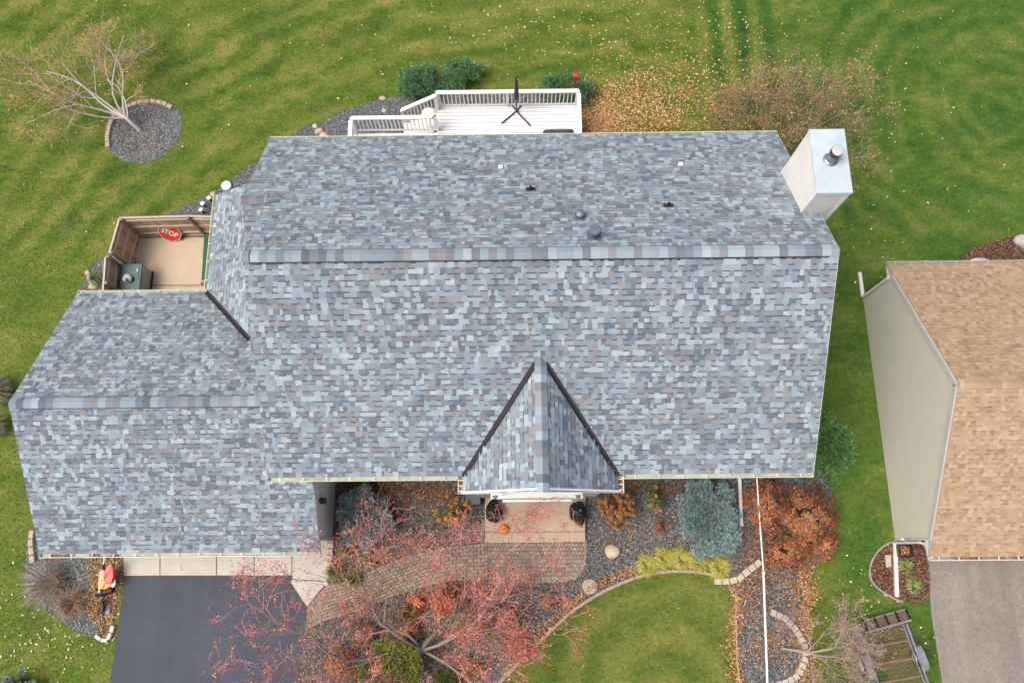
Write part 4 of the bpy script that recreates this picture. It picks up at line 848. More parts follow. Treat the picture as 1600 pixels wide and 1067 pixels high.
# hydrangeas
def hydrangea(px, py, rx, ry, rz, nh, label, pal, hr=.075, leaves=220, lpal=COP, group='hydrangeas with dried flower heads'):
    g = P(px, py, rz * .8); base = (g.x, g.y, 0); t = thing('hydrangea', base, label, 'hydrangea', group); heads = MB(); ss_ = MB(); rg = random.Random(nh)
    for i in range(nh):
        a_ = rg.uniform(0, 6.28); r_ = math.sqrt(rg.random()); c = np.array([g.x + math.cos(a_) * r_ * rx, g.y + math.sin(a_) * r_ * ry, rz * (1 - .35 * r_ * r_) + rg.uniform(-.05, .05)]); d = unit(110); rr = hr * rg.uniform(.75, 1.2)
        hm = MB(); leafquads(hm, c + d * rr * R.uniform(.75, 1, (110, 1)), .020, [vary(rg.choice(pal), k_) for k_ in (.8, 1, 1.15)], aspect=.8, nrm=d); hm.build('flower_head', 'leaf', t)
        b_ = Vector(base) + Vector((rg.uniform(-.1, .1), rg.uniform(-.1, .1), 0)); ss_.tube([b_, b_.lerp(Vector(c), .5) + Vector((0, 0, .08)), Vector(c)], [.008, .006, .004], 5, (.20, .13, .08), cap=False)
    ss_.build('stems', 'tint', t); lf = MB(); p, nr = crown_pts((g.x, g.y, rz * .55), (rx, ry, rz * .4), leaves, 12, .4); leafquads(lf, p, .045, lpal, nrm=nr); lf.build('foliage', 'leaf', t)
HO = [(.42, .18, .06), (.36, .15, .055), (.48, .23, .08)]
hydrangea(966, 794, .62, .60, .95, 52, 'orange brown hydrangea packed with flower heads right of the porch', HO, leaves=500)
hydrangea(706, 798, .60, .50, .95, 26, 'golden brown hydrangea with loose flower heads left of the porch', [(.42, .22, .05), (.36, .18, .05), (.46, .27, .08)], leaves=260, lpal=[(.10, .12, .04), (.20, .13, .05), (.14, .08, .04)])
hydrangea(1026, 778, .55, .42, .8, 6, 'green leaved hydrangea with a few tan flower heads beside the blue spruce', [(.45, .26, .12), (.40, .20, .09)], leaves=420, lpal=[(.06, .12, .03), (.10, .18, .04), (.13, .20, .05), (.20, .16, .05)])
shrub('red_shrub', 1034, 820, .30, .30, .5, 420, .028, [(.36, .10, .05), (.28, .07, .04), (.42, .16, .07)], 'small red leaved shrub between the hydrangeas and the day lilies', 'shrub', 8)
shrub('orange_shrub', 700, 940, .62, .5, 1.1, 2200, .04, [(.62, .20, .09), (.52, .13, .06), (.66, .28, .14), (.42, .10, .05)], 'vivid orange red shrub right under the crotch of the red tree', 'shrub', 14, nst=20)
shrub('orange_shrub', 655, 940, .40, .36, .6, 700, .036, [(.55, .16, .06), (.60, .24, .08), (.40, .10, .05)], 'smaller orange red shrub between two limbs of the red tree by the path', 'shrub', 10)
shrub('orange_shrub', 530, 1040, .75, .55, .8, 1700, .036, [(.50, .22, .12), (.42, .15, .08), (.55, .30, .16), (.30, .20, .08)], 'faded orange shrub beside the driveway at the bottom edge', 'shrub', 16, nst=30)
shrub('orange_shrub', 810, 1015, .60, .5, .6, 1000, .034, [(.48, .16, .07), (.38, .11, .06), (.52, .26, .10)], 'loose orange shrub on the gravel near the curved lawn edge', 'shrub', 14, nst=40, tight=.5)
for i, (x, y, rx, ry, n_, pl_, lab) in enumerate([(748, 972, .62, .5, 1500, 0, 'rust orange shrub right of the red tree trunk under its widest limbs'), (560, 990, .7, .45, 1500, 1, 'dusty pink orange shrub under the left limbs of the red tree'),
        (792, 962, .5, .42, 900, 1, 'pinkish low shrub below the patio corner under the red tree'), (735, 1045, .6, .45, 1300, 0, 'rust and tan shrub at the bottom edge right of the red tree trunk'), (640, 985, .35, .3, 600, 0, 'small rust shrub touching the red tree trunk'), (860, 940, .5, .35, 700, 1, 'loose pinkish shrub near the round stepping stone')]):
    shrub('rust_shrub', x, y, rx, ry, .55, n_, .033, [[(.50, .20, .08), (.40, .13, .06), (.56, .30, .14), (.28, .12, .06), (.36, .30, .10)], [(.48, .20, .15), (.40, .15, .12), (.55, .30, .22), (.34, .22, .14)]][pl_], lab, 'shrub', 22, tight=.3, nst=40, stemc=(.36, .22, .18))
# blade clumps
def blades(name, px, py, r, h, n, pal, label, cat, group=None, lean=.9, wd=.010, dirx=(0, 0)):
    g = P(px, py); n = int(n); a = R.uniform(0, 6.28, n); rr = R.uniform(0, .35, n) * r; b = np.c_[g.x + np.cos(a) * rr, g.y + np.sin(a) * rr, np.zeros(n)]; a += R.normal(0, .4, n)
    out = np.c_[np.cos(a), np.sin(a), np.zeros(n)] + np.array([dirx[0], dirx[1], 0]); L_ = R.uniform(.5, 1.1, n)[:, None] * r * lean; mid = b + out * L_ * .45 + np.array([0, 0, 1]) * (h * R.uniform(.7, 1.1, n))[:, None]; tip = b + out * L_ + np.array([0, 0, 1]) * (h * R.uniform(.2, .7, n))[:, None]
    s = np.c_[-np.sin(a), np.cos(a), np.zeros(n)] * wd; c = palette(pal, n, .2); mb = MB(); mb.bulk(np.stack([b - s, b + s, mid + s * .8, mid - s * .8], 1).reshape(-1, 3), 4, c); mb.bulk(np.stack([mid - s * .8, mid + s * .8, tip], 1).reshape(-1, 3), 3, c)
    return tag(mb.build(name, 'leaf'), label, cat, group)
LIL = [(.34, .36, .05), (.42, .40, .08), (.26, .31, .04), (.46, .42, .14), (.38, .28, .08)]
for x, y, r, lab in [(1010, 882, .40, 'yellow green day lily clump, leftmost of the row above the curved lawn'), (1037, 872, .40, 'yellow green day lily clump, second from the left above the curved lawn'), (1064, 873, .40, 'yellow green day lily clump in the middle of the row above the curved lawn'),
                (1091, 877, .40, 'yellow green day lily clump touching the foot of the blue spruce'), (1124, 887, .42, 'yellow green day lily clump, rightmost of the row beside the stone blocks')]:
    blades('day_lily', x, y, r,   .16, 300, LIL, lab, 'day lily', 'day lilies above the curved lawn', wd=.013)
GRL = [(.14, .22, .05), (.22, .28, .07), (.30, .32, .10), (.10, .16, .04)]
for x, y, lab in [(524, 893, 'green leafy clump beside the concrete apron and paver path'), (546, 858, 'green leafy clump against the garage side wall below the small spruce'), (581, 874, 'green and orange leafy clump above the bend of the paver path'), (555, 905, 'olive leafy clump on the edge of the paver path')]:
    blades('perennial', x, y, .32, .28, 150, GRL + [(.35, .25, .08)], lab, 'perennial', 'leafy clumps left of the paver path', wd=.012)
for x, y, lab in [(1413, 884, 'small green plant in the neighbouring mulch bed near the planter'), (1425, 915, 'larger green plant in the neighbouring mulch bed near its tip')]: blades('perennial', x, y, .30, .2, 110, [(.16, .24, .05), (.24, .32, .08), (.3, .3, .12)], lab, 'perennial', wd=.016)
blades('perennial', 152, 437, .30, .25, 140, [(.12, .2, .08), (.2, .28, .12), (.3, .3, .15)], 'green strappy plant outside the fence near the garage', 'perennial')
STR = [(.30, .26, .22), (.24, .21, .175), (.37, .33, .28), (.19, .165, .14), (.30, .20, .13)]
blades('ornamental_grass', 92, 908, .85, .4, 430, STR, 'large dry grey ornamental grass flopping left beside the garage corner', 'ornamental grass', None, 1.0, .006, (-.55, -.10))
blades('ornamental_grass', 116, 940, .6, .35, 260, STR + ORG, 'smaller dry grass with rust tips toward the driveway', 'ornamental grass', None, 1.0, .006)
blades('ornamental_grass', 2, 615, .55, .6, 900, STR + [(.22, .28, .12)], 'dry ornamental grass at the left edge beside the garage ridge', 'ornamental grass', 'grasses at the left edge', 1.0, .008)
blades('ornamental_grass', -2, 668, .45, .5, 500, STR + [(.3, .34, .2)], 'dry ornamental grass at the left edge below the ridge line', 'ornamental grass', 'grasses at the left edge', 1.0, .008)

# ---------------- trees
def tree(name, bx, by, label, cat, H, spread, seed, bark, twig, pal, nleaf, lsize, trunk_h=.8, r0=.09, lv=3, lean=(0, 0), kids=5, clust=.10, dirs=(), minr=.004, bend=.2, ncl=500, ratio=(.5, .78), low=.5):
    rg = random.Random(seed); b = P(bx, by); t = thing(name, (b.x, b.y, 0), label, cat); tr_, br, tw = MB(), MB(), MB(); tips = []
    def limb(p, d, L_, r, level):
        k = 7 if level == 0 else 5 if level < 3 else 3; pts = [Vector(p)]; rs = [r]; q = Vector(p); dd_ = Vector(d).normalized(); cv = Vector((rg.gauss(0, 1), rg.gauss(0, 1), rg.gauss(0, .5))) * bend * .5
        for i in range(k):
            j = bend if level < 2 else bend * 1.5; cv = cv * .6 + Vector((rg.gauss(0, j), rg.gauss(0, j), rg.gauss(0, j * .7))) * .6
            up = .06 if dd_.z < .5 else -.10
            if q.z > H: up = -.35
            if q.z < low and level: up = .3
            dd_ = (dd_ + cv + Vector((0, 0, up))).normalized(); q = q + dd_ * (L_ / k); q.z = max(q.z, .15); pts.append(q.copy()); rs.append(max(minr * .7, r * (1 - .72 * (i + 1) / k)))
        (tr_ if level == 0 else br if level < lv - 1 else tw).tube(pts, rs, 8 if level == 0 else 5 if level == 1 else 3, vary(bark if level < 2 else twig, rg.uniform(.75, 1.2)), cap=False)
        if level >= lv - 1 or (level == 2 and lv > 3 and rg.random() < .8): tips.extend(pts[1:])
        if level >= lv: return
        for i in range(kids):
            f_ = min(1, .30 + .72 * (i + rg.random() * .7) / kids); s_ = f_ * k; a_ = min(int(s_), k - 1); pp_ = pts[a_].lerp(pts[a_ + 1], s_ - a_); dl = (pts[a_ + 1] - pts[a_]).normalized()
            o_ = dl.orthogonal().normalized(); o_.rotate(Matrix.Rotation(rg.uniform(0, 6.28), 3, dl)); o_.z *= .75; nd = (dl * rg.uniform(.55, 1.0) + o_ * rg.uniform(.5, .95)).normalized()
            limb(pp_, nd, L_ * rg.uniform(*ratio) * (1.1 - .35 * f_), max(minr, rs[a_] * .58), level + 1)
    top = Vector((b.x + lean[0] * trunk_h, b.y + lean[1] * trunk_h, trunk_h)); mid = Vector((b.x, b.y, 0)).lerp(top, .5)
    tr_.tube([(b.x, b.y, -.02), (b.x, b.y, .06), mid, top], [r0 * 1.5, r0 * 1.1, r0, r0 * .75], 10, bark)
    for a_, el, ll in dirs:
        a_ = rad(a_ + rg.uniform(-5, 5)); el = rad(el); d = Vector((math.cos(a_) * math.cos(el) + lean[0] * .4, math.sin(a_) * math.cos(el) + lean[1] * .4, math.sin(el)))
        limb(mid.lerp(top, rg.uniform(.35, 1)), d, ll * spread, r0 * .6 * ll ** .5, 0)
    tr_.build('trunk', 'tint', t, smooth=True); br.build('branches', 'tint', t); tw.build('twigs', 'tint', t)
    T_ = np.array([tuple(p) for p in tips]); cc = T_[R.integers(0, len(T_), ncl)]; a = int(nleaf * .68)
    c = np.concatenate([cc[R.integers(0, ncl, a)] + R.normal(0, clust, (a, 3)), T_[R.integers(0, len(T_), nleaf - a)] + R.normal(0, .035, (nleaf - a, 3))]); c[:, 2] = np.maximum(c[:, 2], .1)
    mb = MB(); leafquads(mb, c, lsize, pal, jit=.25); mb.build('leaves', 'leaf', t); return t
tree('lawn_tree', 219, 204, 'thin pale barked tree with sparse orange leaves on the gravel ring at upper left', 'tree', 4.5, 2.5, 3, (.60, .54, .48), (.46, .36, .30), [(.46, .26, .08), (.52, .34, .10), (.38, .20, .08), (.55, .30, .08)], 4600, .032, .75, .070, 3, (-.42, .26), 4, .20,
     [(178, 12, 1.3), (158, 22, 1.35), (132, 30, 1.25), (104, 32, 1.0), (200, 8, 1.05), (68, 24, .65), (150, 55, 1)], bend=.2, ncl=320, minr=.0055)
RED = [(.60, .14, .12), (.66, .22, .16), (.52, .09, .10), (.68, .30, .20), (.72, .24, .09), (.44, .08, .09), (.62, .20, .21), (.64, .38, .22)]
tree('red_tree', 662, 1012, 'wide crabapple like tree with pinkish red twigs and leaves over the front beds and driveway', 'tree', 4.1, 3.5, 12, (.22, .18, .145), (.50, .21, .19), RED, 21000, .027, .7, .085, 4, (0, 0), 4, .07,
     [(172, 14, 1.25), (150, 24, 1.05), (118, 36, .72), (80, 38, .68), (48, 26, .75), (6, 14, 1.2), (335, 22, .9), (205, 16, 1.1), (262, 40, .6), (26, 18, 1.0), (188, 28, 1.1)], bend=.24, ncl=800, ratio=(.5, .82), minr=.0065)
tree('brown_tree', 1212, 232, 'large twiggy shrub with brown and yellow leaves between the back lawn and the chimney', 'tree', 2.9, 2.15, 21, (.20, .17, .12), (.24, .19, .13), [(.42, .21, .10), (.46, .28, .12), (.50, .38, .12), (.33, .17, .09), (.26, .26, .08), (.40, .24, .15)], 11000, .032, .3, .045, 3, (0.0, .0), 6, .14,
     [(180, 25, 1.15), (160, 40, .9), (135, 30, 1.1), (110, 45, .9), (85, 30, 1.1), (60, 45, 1), (35, 28, 1.2), (10, 30, 1.3), (345, 25, 1.1), (200, 35, .8), (320, 30, .8), (95, 70, .7), (15, 60, .8)], bend=.16, ncl=500)
tree('bare_tree', 1222, 1012, 'bare grey twigged small tree in the stone ring at the lower right', 'tree', 2.7, 1.5, 31, (.34, .29, .26), (.40, .31, .28), [(.44, .22, .14), (.40, .18, .14), (.50, .30, .18)], 2600, .024, .75, .035, 4, (.95, -.12), 4, .06,
     [(0, 25, 1.1), (25, 30, 1.0), (48, 35, .9), (335, 25, 1.0), (310, 35, .8), (12, 55, .9), (80, 40, .7), (350, 12, 1.15)], bend=.22, ncl=200, minr=.0035)

# ================================================================== SMALL THINGS
def rock(name, px, py, rx, ry, rz, c, label, cat='rock', group=None, seed=1, amt=.2):
    q = P(px, py); bm = bmesh.new(); bmesh.ops.create_icosphere(bm, subdivisions=3, radius=1); rg = random.Random(seed); ks = [Vector((rg.gauss(0, 1), rg.gauss(0, 1), rg.gauss(0, .6))).normalized() for _ in range(9)]
    for v in bm.verts:
        n_ = v.co.normalized(); s = 1
        for k_ in ks: s -= max(0, n_.dot(k_) - .72) * .55
        v.co = Vector((n_.x * rx * s, n_.y * ry * s, max(-.02, n_.z * rz * s)))
    me = bpy.data.meshes.new(name); bm.to_mesh(me); bm.free(); me.polygons.foreach_set('use_smooth', [True] * len(me.polygons)); me.materials.append(mat(name + '_stone', c, .85, 7, amt, .6, 30)); o = bpy.data.objects.new(name, me); COL.objects.link(o); o.location = q; return tag(o, label, cat, group)
rock('boulder', 957, 861, .29, .24, .24, (.55, .46, .34), 'pale cream boulder on the gravel right of the paver patio', seed=3)
rock('rock', 493, 198, .12, .10, .12, (.52, .49, .38), 'small pale rock at the lawn side end of the rock row by the back eave', seed=5)
rock('rock', 500, 206, .20, .15, .16, (.48, .36, .24), 'tan rock in the middle of the rock row by the back eave', seed=6)
rock('rock', 507, 214, .24, .17, .16, (.55, .40, .27), 'larger tan rock nearest the eave in the rock row', seed=7)
rock('rock', 598, 154, .15, .10, .09, (.46, .38, .26), 'flat tan rock at the lawn edge of the gravel behind the stair', seed=8)
rock('rock', 600, 174, .13, .10, .08, (.46, .38, .26), 'flat tan rock beside the lower deck railing', seed=9)
rock('rock', 333, 304, .12, .11, .12, (.52, .42, .33), 'beige rock at the corner of the lean to eave', seed=10)
rock('rock', 146, 448, .20, .15, .15, (.42, .34, .22), 'brown rock among plants outside the fence by the garage eave', seed=11)
rock('rock', 1596, 377, .35, .3, .25, (.42, .38, .37), 'grey boulder in the mulch bed behind the neighbouring house', seed=12)
rock('rock', 1528, 408, .4, .14, .15, (.55, .42, .40), 'pinkish flat rock tucked behind the neighbouring eave', seed=13)
rock('rock', 511, 911, .11, .10, .1, (.48, .50, .50), 'small grey rock at the corner of the apron and the paver path', seed=14)
def disc(name, px, py, r, h, m, label, cat, group=None, z=0):
    q = P(px, py, z); mb = MB(); mb.lathe(q, [(r * .94, 0), (r, h * .3), (r, h * .85), (r * .96, h)], 28); o = mb.build(name, m, smooth=False); return tag(o, label, cat, group)
disc('stepping_stone', 921, 916, .235, .05, mat('round_stone', (.42, .37, .29), .85, 12, .18, .4, 60), 'round tan stepping stone on the gravel between patio and lawn', 'stepping stone')
wh = mat('white_disc', (.80, .79, .75), .5, 4, .04)
disc('white_disc', 355, 292, .18, .12, wh, 'large round white lid on the gravel beside the lean to corner', 'lid')
for i, (x, y, lab) in enumerate(((326, 309, 'small white topped garden light nearest the lean to eave'), (316, 317.5, 'small white topped garden light, middle one of three on the gravel'), (313.5, 327.5, 'small white topped garden light nearest the fence'))):
    q = P(x, y, .3); t = thing('garden_light', (q.x, q.y, 0), lab, 'garden light', 'garden lights beside the lean to'); mb = MB(); mb.lathe((q.x, q.y, 0), [(.05, 0), (.04, .02), (.03, .24), (.065, .26), (.07, .285)], 14); mb.build('stake', 'black', t)
    mb = MB(); mb.lathe((q.x, q.y, .286), [(.078, 0), (.078, .012), (.05, .025), (.01, .028)], 16); mb.build('cap', wh, t)
# edging blocks
blk = None
ORD = 'first second third fourth fifth sixth seventh eighth ninth tenth eleventh twelfth thirteenth fourteenth fifteenth sixteenth'.split()
def edging(pts, n, lab, grp, ln=.30, wd=.16, c=(.44, .36, .26)):
    W = PL(pts); seg = [(W[i + 1] - W[i]).length for i in range(len(W) - 1)]; tot = sum(seg); rg = random.Random(n); mt_ = mat('edging_stone', c, .85, 9, .22, .5, 40)
    mb = MB(); mb.box((-ln / 2, -wd / 2, 0), (ln / 2, wd / 2, .11), top=.94); src = mb.build('edging_stone', mt_, bevel=.012); first = True
    for i in range(n):
        s = (i + .5) / n * tot; k_ = 0
        while s > seg[k_] and k_ < len(seg) - 1: s -= seg[k_]; k_ += 1
        p = W[k_].lerp(W[k_ + 1], s / seg[k_]); d = W[k_ + 1] - W[k_]; o = src if first else src.copy()
        if not first: COL.objects.link(o)
        first = False; o.location = (p.x, p.y, .0); o.rotation_euler = (0, 0, math.atan2(d.y, d.x) + rg.uniform(-.04, .04)); f_ = (tot / n - .015) / ln; o.scale = (f_, rg.uniform(.93, 1.05), rg.uniform(.95, 1.05)); tag(o, ORD[i] + ' ' + lab, 'edging stone', grp)
edging([(170, 232), (169, 215), (172, 198), (180, 183), (190, 174), (205, 166), (222, 161), (240, 160), (256, 163), (270, 170)], 16, 'tan block from the lower left end of the stone arc around the lawn tree', 'tan blocks in the arc around the lawn tree')
edging([(1115, 908), (1130, 908), (1143, 907), (1156, 902), (1166, 893), (1178, 884), (1188, 876)], 7, 'tan block from the left in the short row right of the day lilies', 'tan blocks right of the day lilies', ln=.26, wd=.2, c=(.46, .42, .33))
edging([(1203, 955), (1215, 960), (1228, 967), (1240, 980), (1249, 993), (1256, 1008), (1258, 1024), (1252, 1042), (1243, 1056), (1228, 1065), (1212, 1070)], 16, 'grey tan block from the top of the ring around the bare small tree', 'blocks in the ring around the bare tree', ln=.25, wd=.2, c=(.43, .39, .32))
edging([(52, 828), (50, 845), (51, 862), (53, 880)], 4, 'grey block from the top in the row at the left garage corner', 'blocks at the garage corner', ln=.3, wd=.17, c=(.40, .34, .26))
edging([(519, 838), (517, 855), (516, 872), (514, 890), (512, 905)], 7, 'tan block from the top along the right edge of the concrete apron', 'blocks along the apron edge', ln=.25, wd=.18, c=(.50, .40, .30))
edging([(137, 424), (143, 440), (150, 452)], 4, 'tan block from the top outside the fence near the garage eave', 'blocks outside the fence', ln=.25, c=(.44, .34, .24))
edging([(151, 992), (160, 999), (169, 1000), (176, 987), (178, 976)], 4, 'pale block from the left at the tip of the bed beside the driveway', 'pale blocks at the driveway bed tip', ln=.3, wd=.12, c=(.58, .54, .50))
def strip(name, pts, wd, h, m, label, cat, col=(1, 1, 1)):
    W = smooth_open(PL(pts)); mb = MB()
    for i in range(len(W) - 1): mb.beam(Vector((W[i][0], W[i][1], h / 2)), Vector((W[i + 1][0], W[i + 1][1], h / 2)), wd, h, col)
    return tag(mb.build(name, m), label, cat)
def smooth_open(pts, k=5):
    p = [pts[0]] + pts + [pts[-1]]; out = []
    for i in range(1, len(p) - 2):
        a, b, c, d = p[i - 1], p[i], p[i + 1], p[i + 2]
        for t in (j / k for j in range(k)): out.append(.5 * ((2 * b) + (-a + c) * t + (2 * a - 5 * b + 4 * c - d) * t * t + (-a + 3 * b - 3 * c + d) * t ** 3))
    return out + [pts[-1]]
em = mat('curb_edging', (.40, .28, .20), .85, 8, .25, .4, 50)
strip('bed_edging', [(780, 1067), (815, 1030), (860, 985), (900, 950), (950, 920), (1000, 900), (1040, 893), (1085, 893), (1112, 898), (1130, 905)], .09, .05, em, 'pinkish curved edging between the front lawn circle and the gravel', 'edging')
strip('bed_edging', [(1149, 925), (1150, 990), (1152, 1040), (1158, 1080)], .05, .05, em, 'straight edging along the right side of the front lawn circle', 'edging')
strip('bed_edging', [(1440, 842), (1395, 846), (1370, 862), (1358, 890), (1366, 914), (1395, 934), (1410, 940)], .05, .06, mat('grey_edging', (.30, .27, .25), .8, 6, .2), 'grey edging round the neighbouring mulch bed', 'edging')
strip('bed_edging', [(905, 146), (655, 147)], .03, .02, em, 'thin edging behind the deck', 'edging') if 0 else None
# white pole / pipe lying across the bed
wp = MB(); a, b = P(1182.5, 747, 1.05), P(1193, 895, .62); c_, d_ = P(1199, 1067, .35), P(1201, 1110, .3)
wp.tube([a, a.lerp(b, .5), b], .022, 8); wp.tube([b, b.lerp(c_, .5), c_, d_], [.035, .035, .035, .035], 8); wp.lathe(b + Vector((0, 0, -.04)), [(.045, 0), (.045, .08)], 10)
tag(wp.build('white_pole', 'white'), 'long thin white pole running from the front eave across the right bed', 'pole')
# trash bags, pumpkin, dark bin
def bag(px, py, rx, ry, rz, label, seed, knot):
    q = P(px, py, .17 + rz * .5); q.z = .17; rg = random.Random(seed); t = thing('trash_bag', q, label, 'trash bag', 'black tied bags on the porch'); bm = bmesh.new(); bmesh.ops.create_icosphere(bm, subdivisions=4, radius=1)
    for v in bm.verts:
        n_ = v.co.normalized(); a_ = math.atan2(n_.y, n_.x); s = 1 + .05 * math.sin(a_ * 5 + n_.z * 4 + seed) + .035 * math.sin(a_ * 11 - n_.z * 9) + .02 * math.sin(a_ * 19 + n_.z * 23); k_ = n_.dot(Vector((*knot, .0)).normalized())
        s *= 1 + .22 * max(0, k_ - .75) * 4; v.co = Vector((n_.x * rx * s, n_.y * ry * s, max(0, (n_.z + .85) * rz * .54 * s)))
    me = bpy.data.meshes.new('bag_body'); bm.to_mesh(me); bm.free(); me.polygons.foreach_set('use_smooth', [True] * len(me.polygons)); me.materials.append(MT['bag']); o = bpy.data.objects.new('bag_body', me); COL.objects.link(o); o.parent = t
    mb = MB(); k0 = Vector((knot[0] * rx, knot[1] * ry, rz * .6)); mb.tube([k0 * .85, k0 * 1.12, k0 * 1.3], [.05, .03, .05], 8); t['_o'] = (0, 0, 0); mb.build('knot', 'bag', t)
bag(772, 800, .27, .33, .62, 'black tied bag on the left side of the porch behind the pumpkin', 1, (-.1, 1)); bag(903, 800, .28, .34, .62, 'black tied bag on the right side of the porch', 2, (.25, -1))
q = P(787, 827, .25); pk = thing('pumpkin', (q.x, q.y, .17), 'orange pumpkin on the porch step beside the left bag', 'pumpkin'); mb = MB(); vs = []; n_ = 40; prof = [(.03, .0), (.11, .005), (.155, .06), (.165, .10), (.15, .15), (.10, .19), (.04, .185), (.01, .175)]
for r_, z_ in prof:
    for j in range(n_):
        a_ = 2 * math.pi * j / n_; rr = r_ * (1 - .07 * abs(math.cos(a_ * 5)) ** 6); vs.append((q.x + rr * math.cos(a_), q.y + rr * math.sin(a_), .17 + z_))
mb.add(vs, [(i * n_ + j, i * n_ + (j + 1) % n_, (i + 1) * n_ + (j + 1) % n_, (i + 1) * n_ + j) for i in range(len(prof) - 1) for j in range(n_)], (1, 1, 1)); mb.build('body', mat('pumpkin_skin', (.72, .22, .03), .5, 8, .12), pk, smooth=True)
mb = MB(); mb.tube([(q.x, q.y, .34), (q.x + .01, q.y, .39), (q.x + .035, q.y + .01, .42)], [.022, .016, .02], 7, (.2, .22, .08)); mb.build('stem', 'tint', pk)
q = P(739, 777, .55); t = thing('bin', (q.x, q.y, 0), 'square charcoal bin against the house left of the porch', 'bin'); mb = MB(); mb.box((q.x - .22, q.y - .20, 0), (q.x + .22, q.y + .20, .50), top=1.02); mb.build('body', mat('charcoal_box', (.05, .055, .065), .5, 5, .15), t, bevel=.015); mb = MB(); mb.box((q.x - .24, q.y - .22, .503), (q.x + .24, q.y + .22, .54)); mb.build('lid', mat('charcoal_lid', (.07, .075, .09), .5, 5, .12), t, bevel=.012)
# yard machine by garage corner
ym_ = thing('yard_machine', P(165, 900), 'orange and red yard machine with a white handle leaning beside the garage corner', 'yard machine'); OR = mat('orange_plastic', (.72, .28, .03), .4, 6, .1)
def ext(name, pts, z0, z1, m, par): mb = MB(); mb.prism(PL(pts, (z0 + z1) / 2), z0, z1); return mb.build(name, m, par, bevel=.03)
ext('body', [(157, 893), (165, 890), (178, 902), (180, 912), (172, 918), (166, 921), (156, 919)], .10, .38, OR, ym_)
ext('hood', [(169, 882), (175, 879), (179, 885), (179, 900), (176, 912), (166, 912), (163, 902), (165, 890)], .385, .52, 'red', ym_)
ext('side_panel', [(176.5, 907), (180, 904), (181, 913), (177, 918), (173, 916)], .39, .44, 'white', ym_)
mb = MB(); q = P(155, 925, .12); mb.tube([P(151, 925, .14), P(162, 925, .14)], .13, 14); mb.tube([P(163, 925, .14), P(176, 921, .14)], .10, 14); mb.build('auger', 'black', ym_)
mb = MB(); mb.tube([P(154.5, 925, .42), P(158, 905, .60), P(161, 886, .85)], .022, 8); mb.tube([P(161.5, 884, .86), P(163.5, 868, 1.0)], .020, 8); mb.build('handle', 'white', ym_); mb = MB(); mb.tube([P(161, 889, .84), P(162, 881, .88)], .05, 10); mb.build('grip', 'black', ym_)
pt = thing('planter', P(149, 950), 'dark round pot of dry leaves beside the driveway bed', 'planter'); q = P(150, 949, .3); mb = MB(); mb.lathe((q.x, q.y, 0), [(.14, 0), (.21, .30), (.24, .31), (.24, .36), (.21, .36), (.19, .27), (.02, .26)], 26); mb.build('pot', mat('dark_pot', (.06, .065, .075), .5, 5, .15), pt)
mb = MB(); pp_ = R.normal(0, .09, (420, 3)); pp_[:, 2] = np.abs(pp_[:, 2]) * .8 + .30; leafquads(mb, pp_ + np.array([q.x, q.y, 0]), .04, ORG + TANL); mb.build('dry_leaves', 'leaf', pt)
mb = MB(); q = P(168, 951, .08); mb.box(q + Vector((-.07, -.16, -.08)), q + Vector((.09, .15, .03)), top=.9); tag(mb.build('slab', mat('pale_slab', (.45, .42, .38), .8, 8, .15), bevel=.02), 'pale grey stone slab beside the dark pot', 'stone')
# neighbour planter, flat stone
pt = thing('planter', P(1415, 860), 'square black planter with brown leaves beside the neighbouring wall', 'planter'); q = P(1415, 860, .3); mb = MB()
for s_ in ((-.21, -.19, .21, -.15), (-.21, .15, .21, .19), (-.21, -.15, -.17, .15), (.17, -.15, .21, .15)): mb.box((q.x + s_[0], q.y + s_[1], 0), (q.x + s_[2], q.y + s_[3], .32))
mb.build('box', 'black', pt); mb = MB(); pp_ = R.uniform(-.15, .15, (300, 3)); pp_[:, 2] = pp_[:, 2] * .3 + .26; leafquads(mb, pp_ + np.array([q.x, q.y, 0]), .035, ORG); mb.build('dry_leaves', 'leaf', pt)
mb = MB(); mb.prism(PL([(1382, 867), (1391, 866), (1392, 885), (1384, 886)]), 0, .05); tag(mb.build('stepping_stone', mat('pale_step', (.45, .43, .38), .8, 6, .1), bevel=.01), 'pale rectangular paver in the neighbouring mulch bed', 'stepping stone')
# utility trailer
tl = thing('trailer', P(1398, 1020), 'open frame utility trailer with raised ramp gate on the grass by the grey driveway', 'trailer'); SZ_ = .62
MT['steel'] = mat('worn_steel', (.24, .24, .26), .5, 7, .25, metal=.3); MT['rust'] = mat('rusty_steel', (.24, .13, .10), .7, 9, .3)
A_, B_ = P(1343, 986, SZ_), P(1417, 974, SZ_); C_, D_ = P(1372, 1080, SZ_), P(1453, 1074, SZ_)
B_ = P(1416, 974, SZ_); dv = (D_ - B_); lw = A_ - B_
def at(u, v, z): p = B_ + lw * u + dv * v; return Vector((p.x, p.y, z))
mb = MB()
for u in (0, 1): mb.beam(at(u, 0, SZ_), at(u, 1.25, SZ_), .055, .05); mb.beam(at(u, 0, .36), at(u, 1.25, .36), .05, .07); [mb.beam(at(u, v, .36), at(u, v, SZ_), .04, .04) for v in (.01, .4, .8, 1.2)]
mb.build('side_rails', 'steel', tl); mb = MB()
for v in (.0, .28, .56, .84, 1.12): mb.beam(at(.02, v, .345), at(.98, v, .345), .05, .05)
mb.build('crossbars', 'rust', tl); mb = MB()
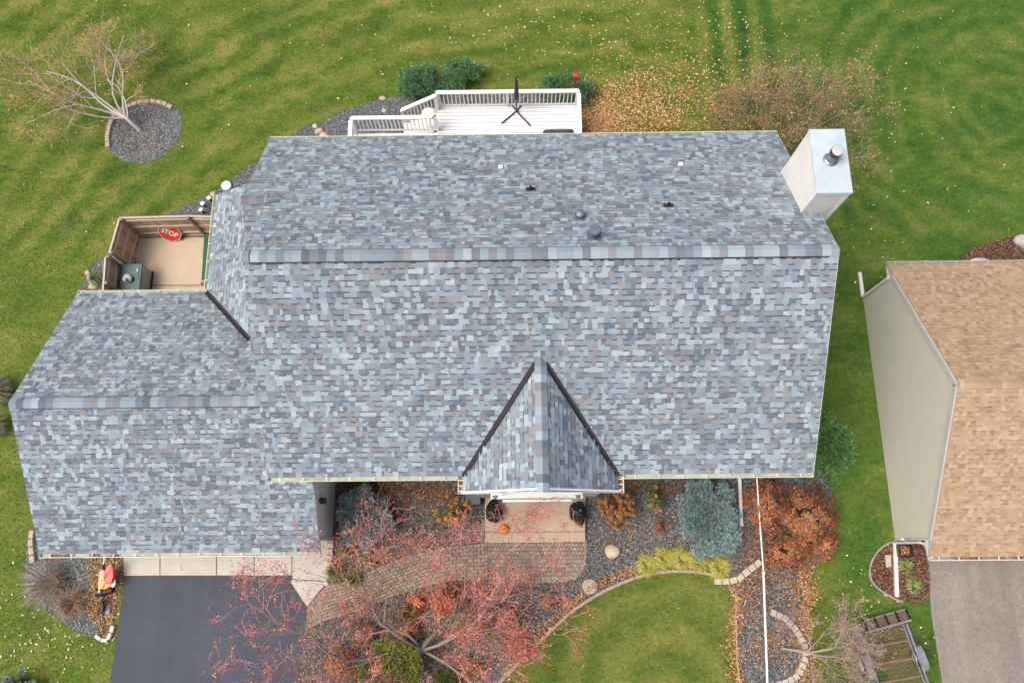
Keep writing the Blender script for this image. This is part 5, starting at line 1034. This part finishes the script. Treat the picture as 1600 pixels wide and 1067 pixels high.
for i in range(18): mb.beam(at(.03 + .94 * i / 25, .01, .375), at(.03 + .94 * i / 25, 1.22, .375), .012, .006)
for i in range(20): mb.beam(at(.02, .02 + 1.2 * i / 19, .379), at(.98, .02 + 1.2 * i / 19, .379), .008, .004)
mb.build('mesh_floor', 'rust', tl); mb = MB(); gh = .62
e0, e1 = at(-.06, -.02, SZ_ + gh * .55), at(1.0, -.02, SZ_ + gh * .55)
gt0, gt1 = P(1424, 968, SZ_), P(1356, 987, SZ_); up_ = Vector((0, .12, -.0))
mb.beam(gt0, gt1, .06, .05); lo0, lo1 = gt0 + Vector((.0, .30, -.26)), gt1 + Vector((0, .30, -.26)); mb.beam(lo0, lo1, .04, .04)
gate_ = mb.build('ramp_frame', 'steel', tl); mb = MB()
for i in range(5): mb.beam(gt0.lerp(gt1, i / 4 * .98 + .01), lo0.lerp(lo1, i / 4 * .98 + .01), .05, .05)
mb.build('ramp_bars', 'black', gate_); mb = MB(); mb.add([gt0 + Vector((0, .02, -.03)), gt1 + Vector((0, .02, -.03)), lo1 + Vector((0, 0, -.03)), lo0 + Vector((0, 0, -.03))], [(0, 1, 2, 3)]); mb.build('ramp_panel', mat('ramp_board', (.17, .11, .085), .8, 8, .2), gate_)
for s_, u in ((1, -.07), (-1, 1.07)):
    c_ = at(u, .56, .28); n_ = lw.normalized(); mb = MB(); mb.tube([c_ - n_ * .08, c_ + n_ * .08], .27, 22); wl = mb.build('wheel', 'black', tl); mb = MB(); mb.tube([c_ - n_ * .09, c_ + n_ * .09], .14, 16); mb.build('rim', 'white', wl)
    mb = MB(); dn_ = dv.normalized(); pts = [(-.42, .30), (-.34, .58), (-.18, .66), (.18, .66), (.34, .58), (.42, .30)]
    for i in range(5):
        p_, q_ = [c_ + dn_ * pts[j][0] + Vector((0, 0, pts[j][1] - .28)) for j in (i, i + 1)]; mb.beam(p_, q_, .22, .012, up=(0, 0, 1) if 0 < i < 4 else tuple(dn_ * (-1 if i == 0 else 1)))
    mb.build('fender', 'steel', tl)

for o in SC.objects:
    if '_o' in o: del o['_o']
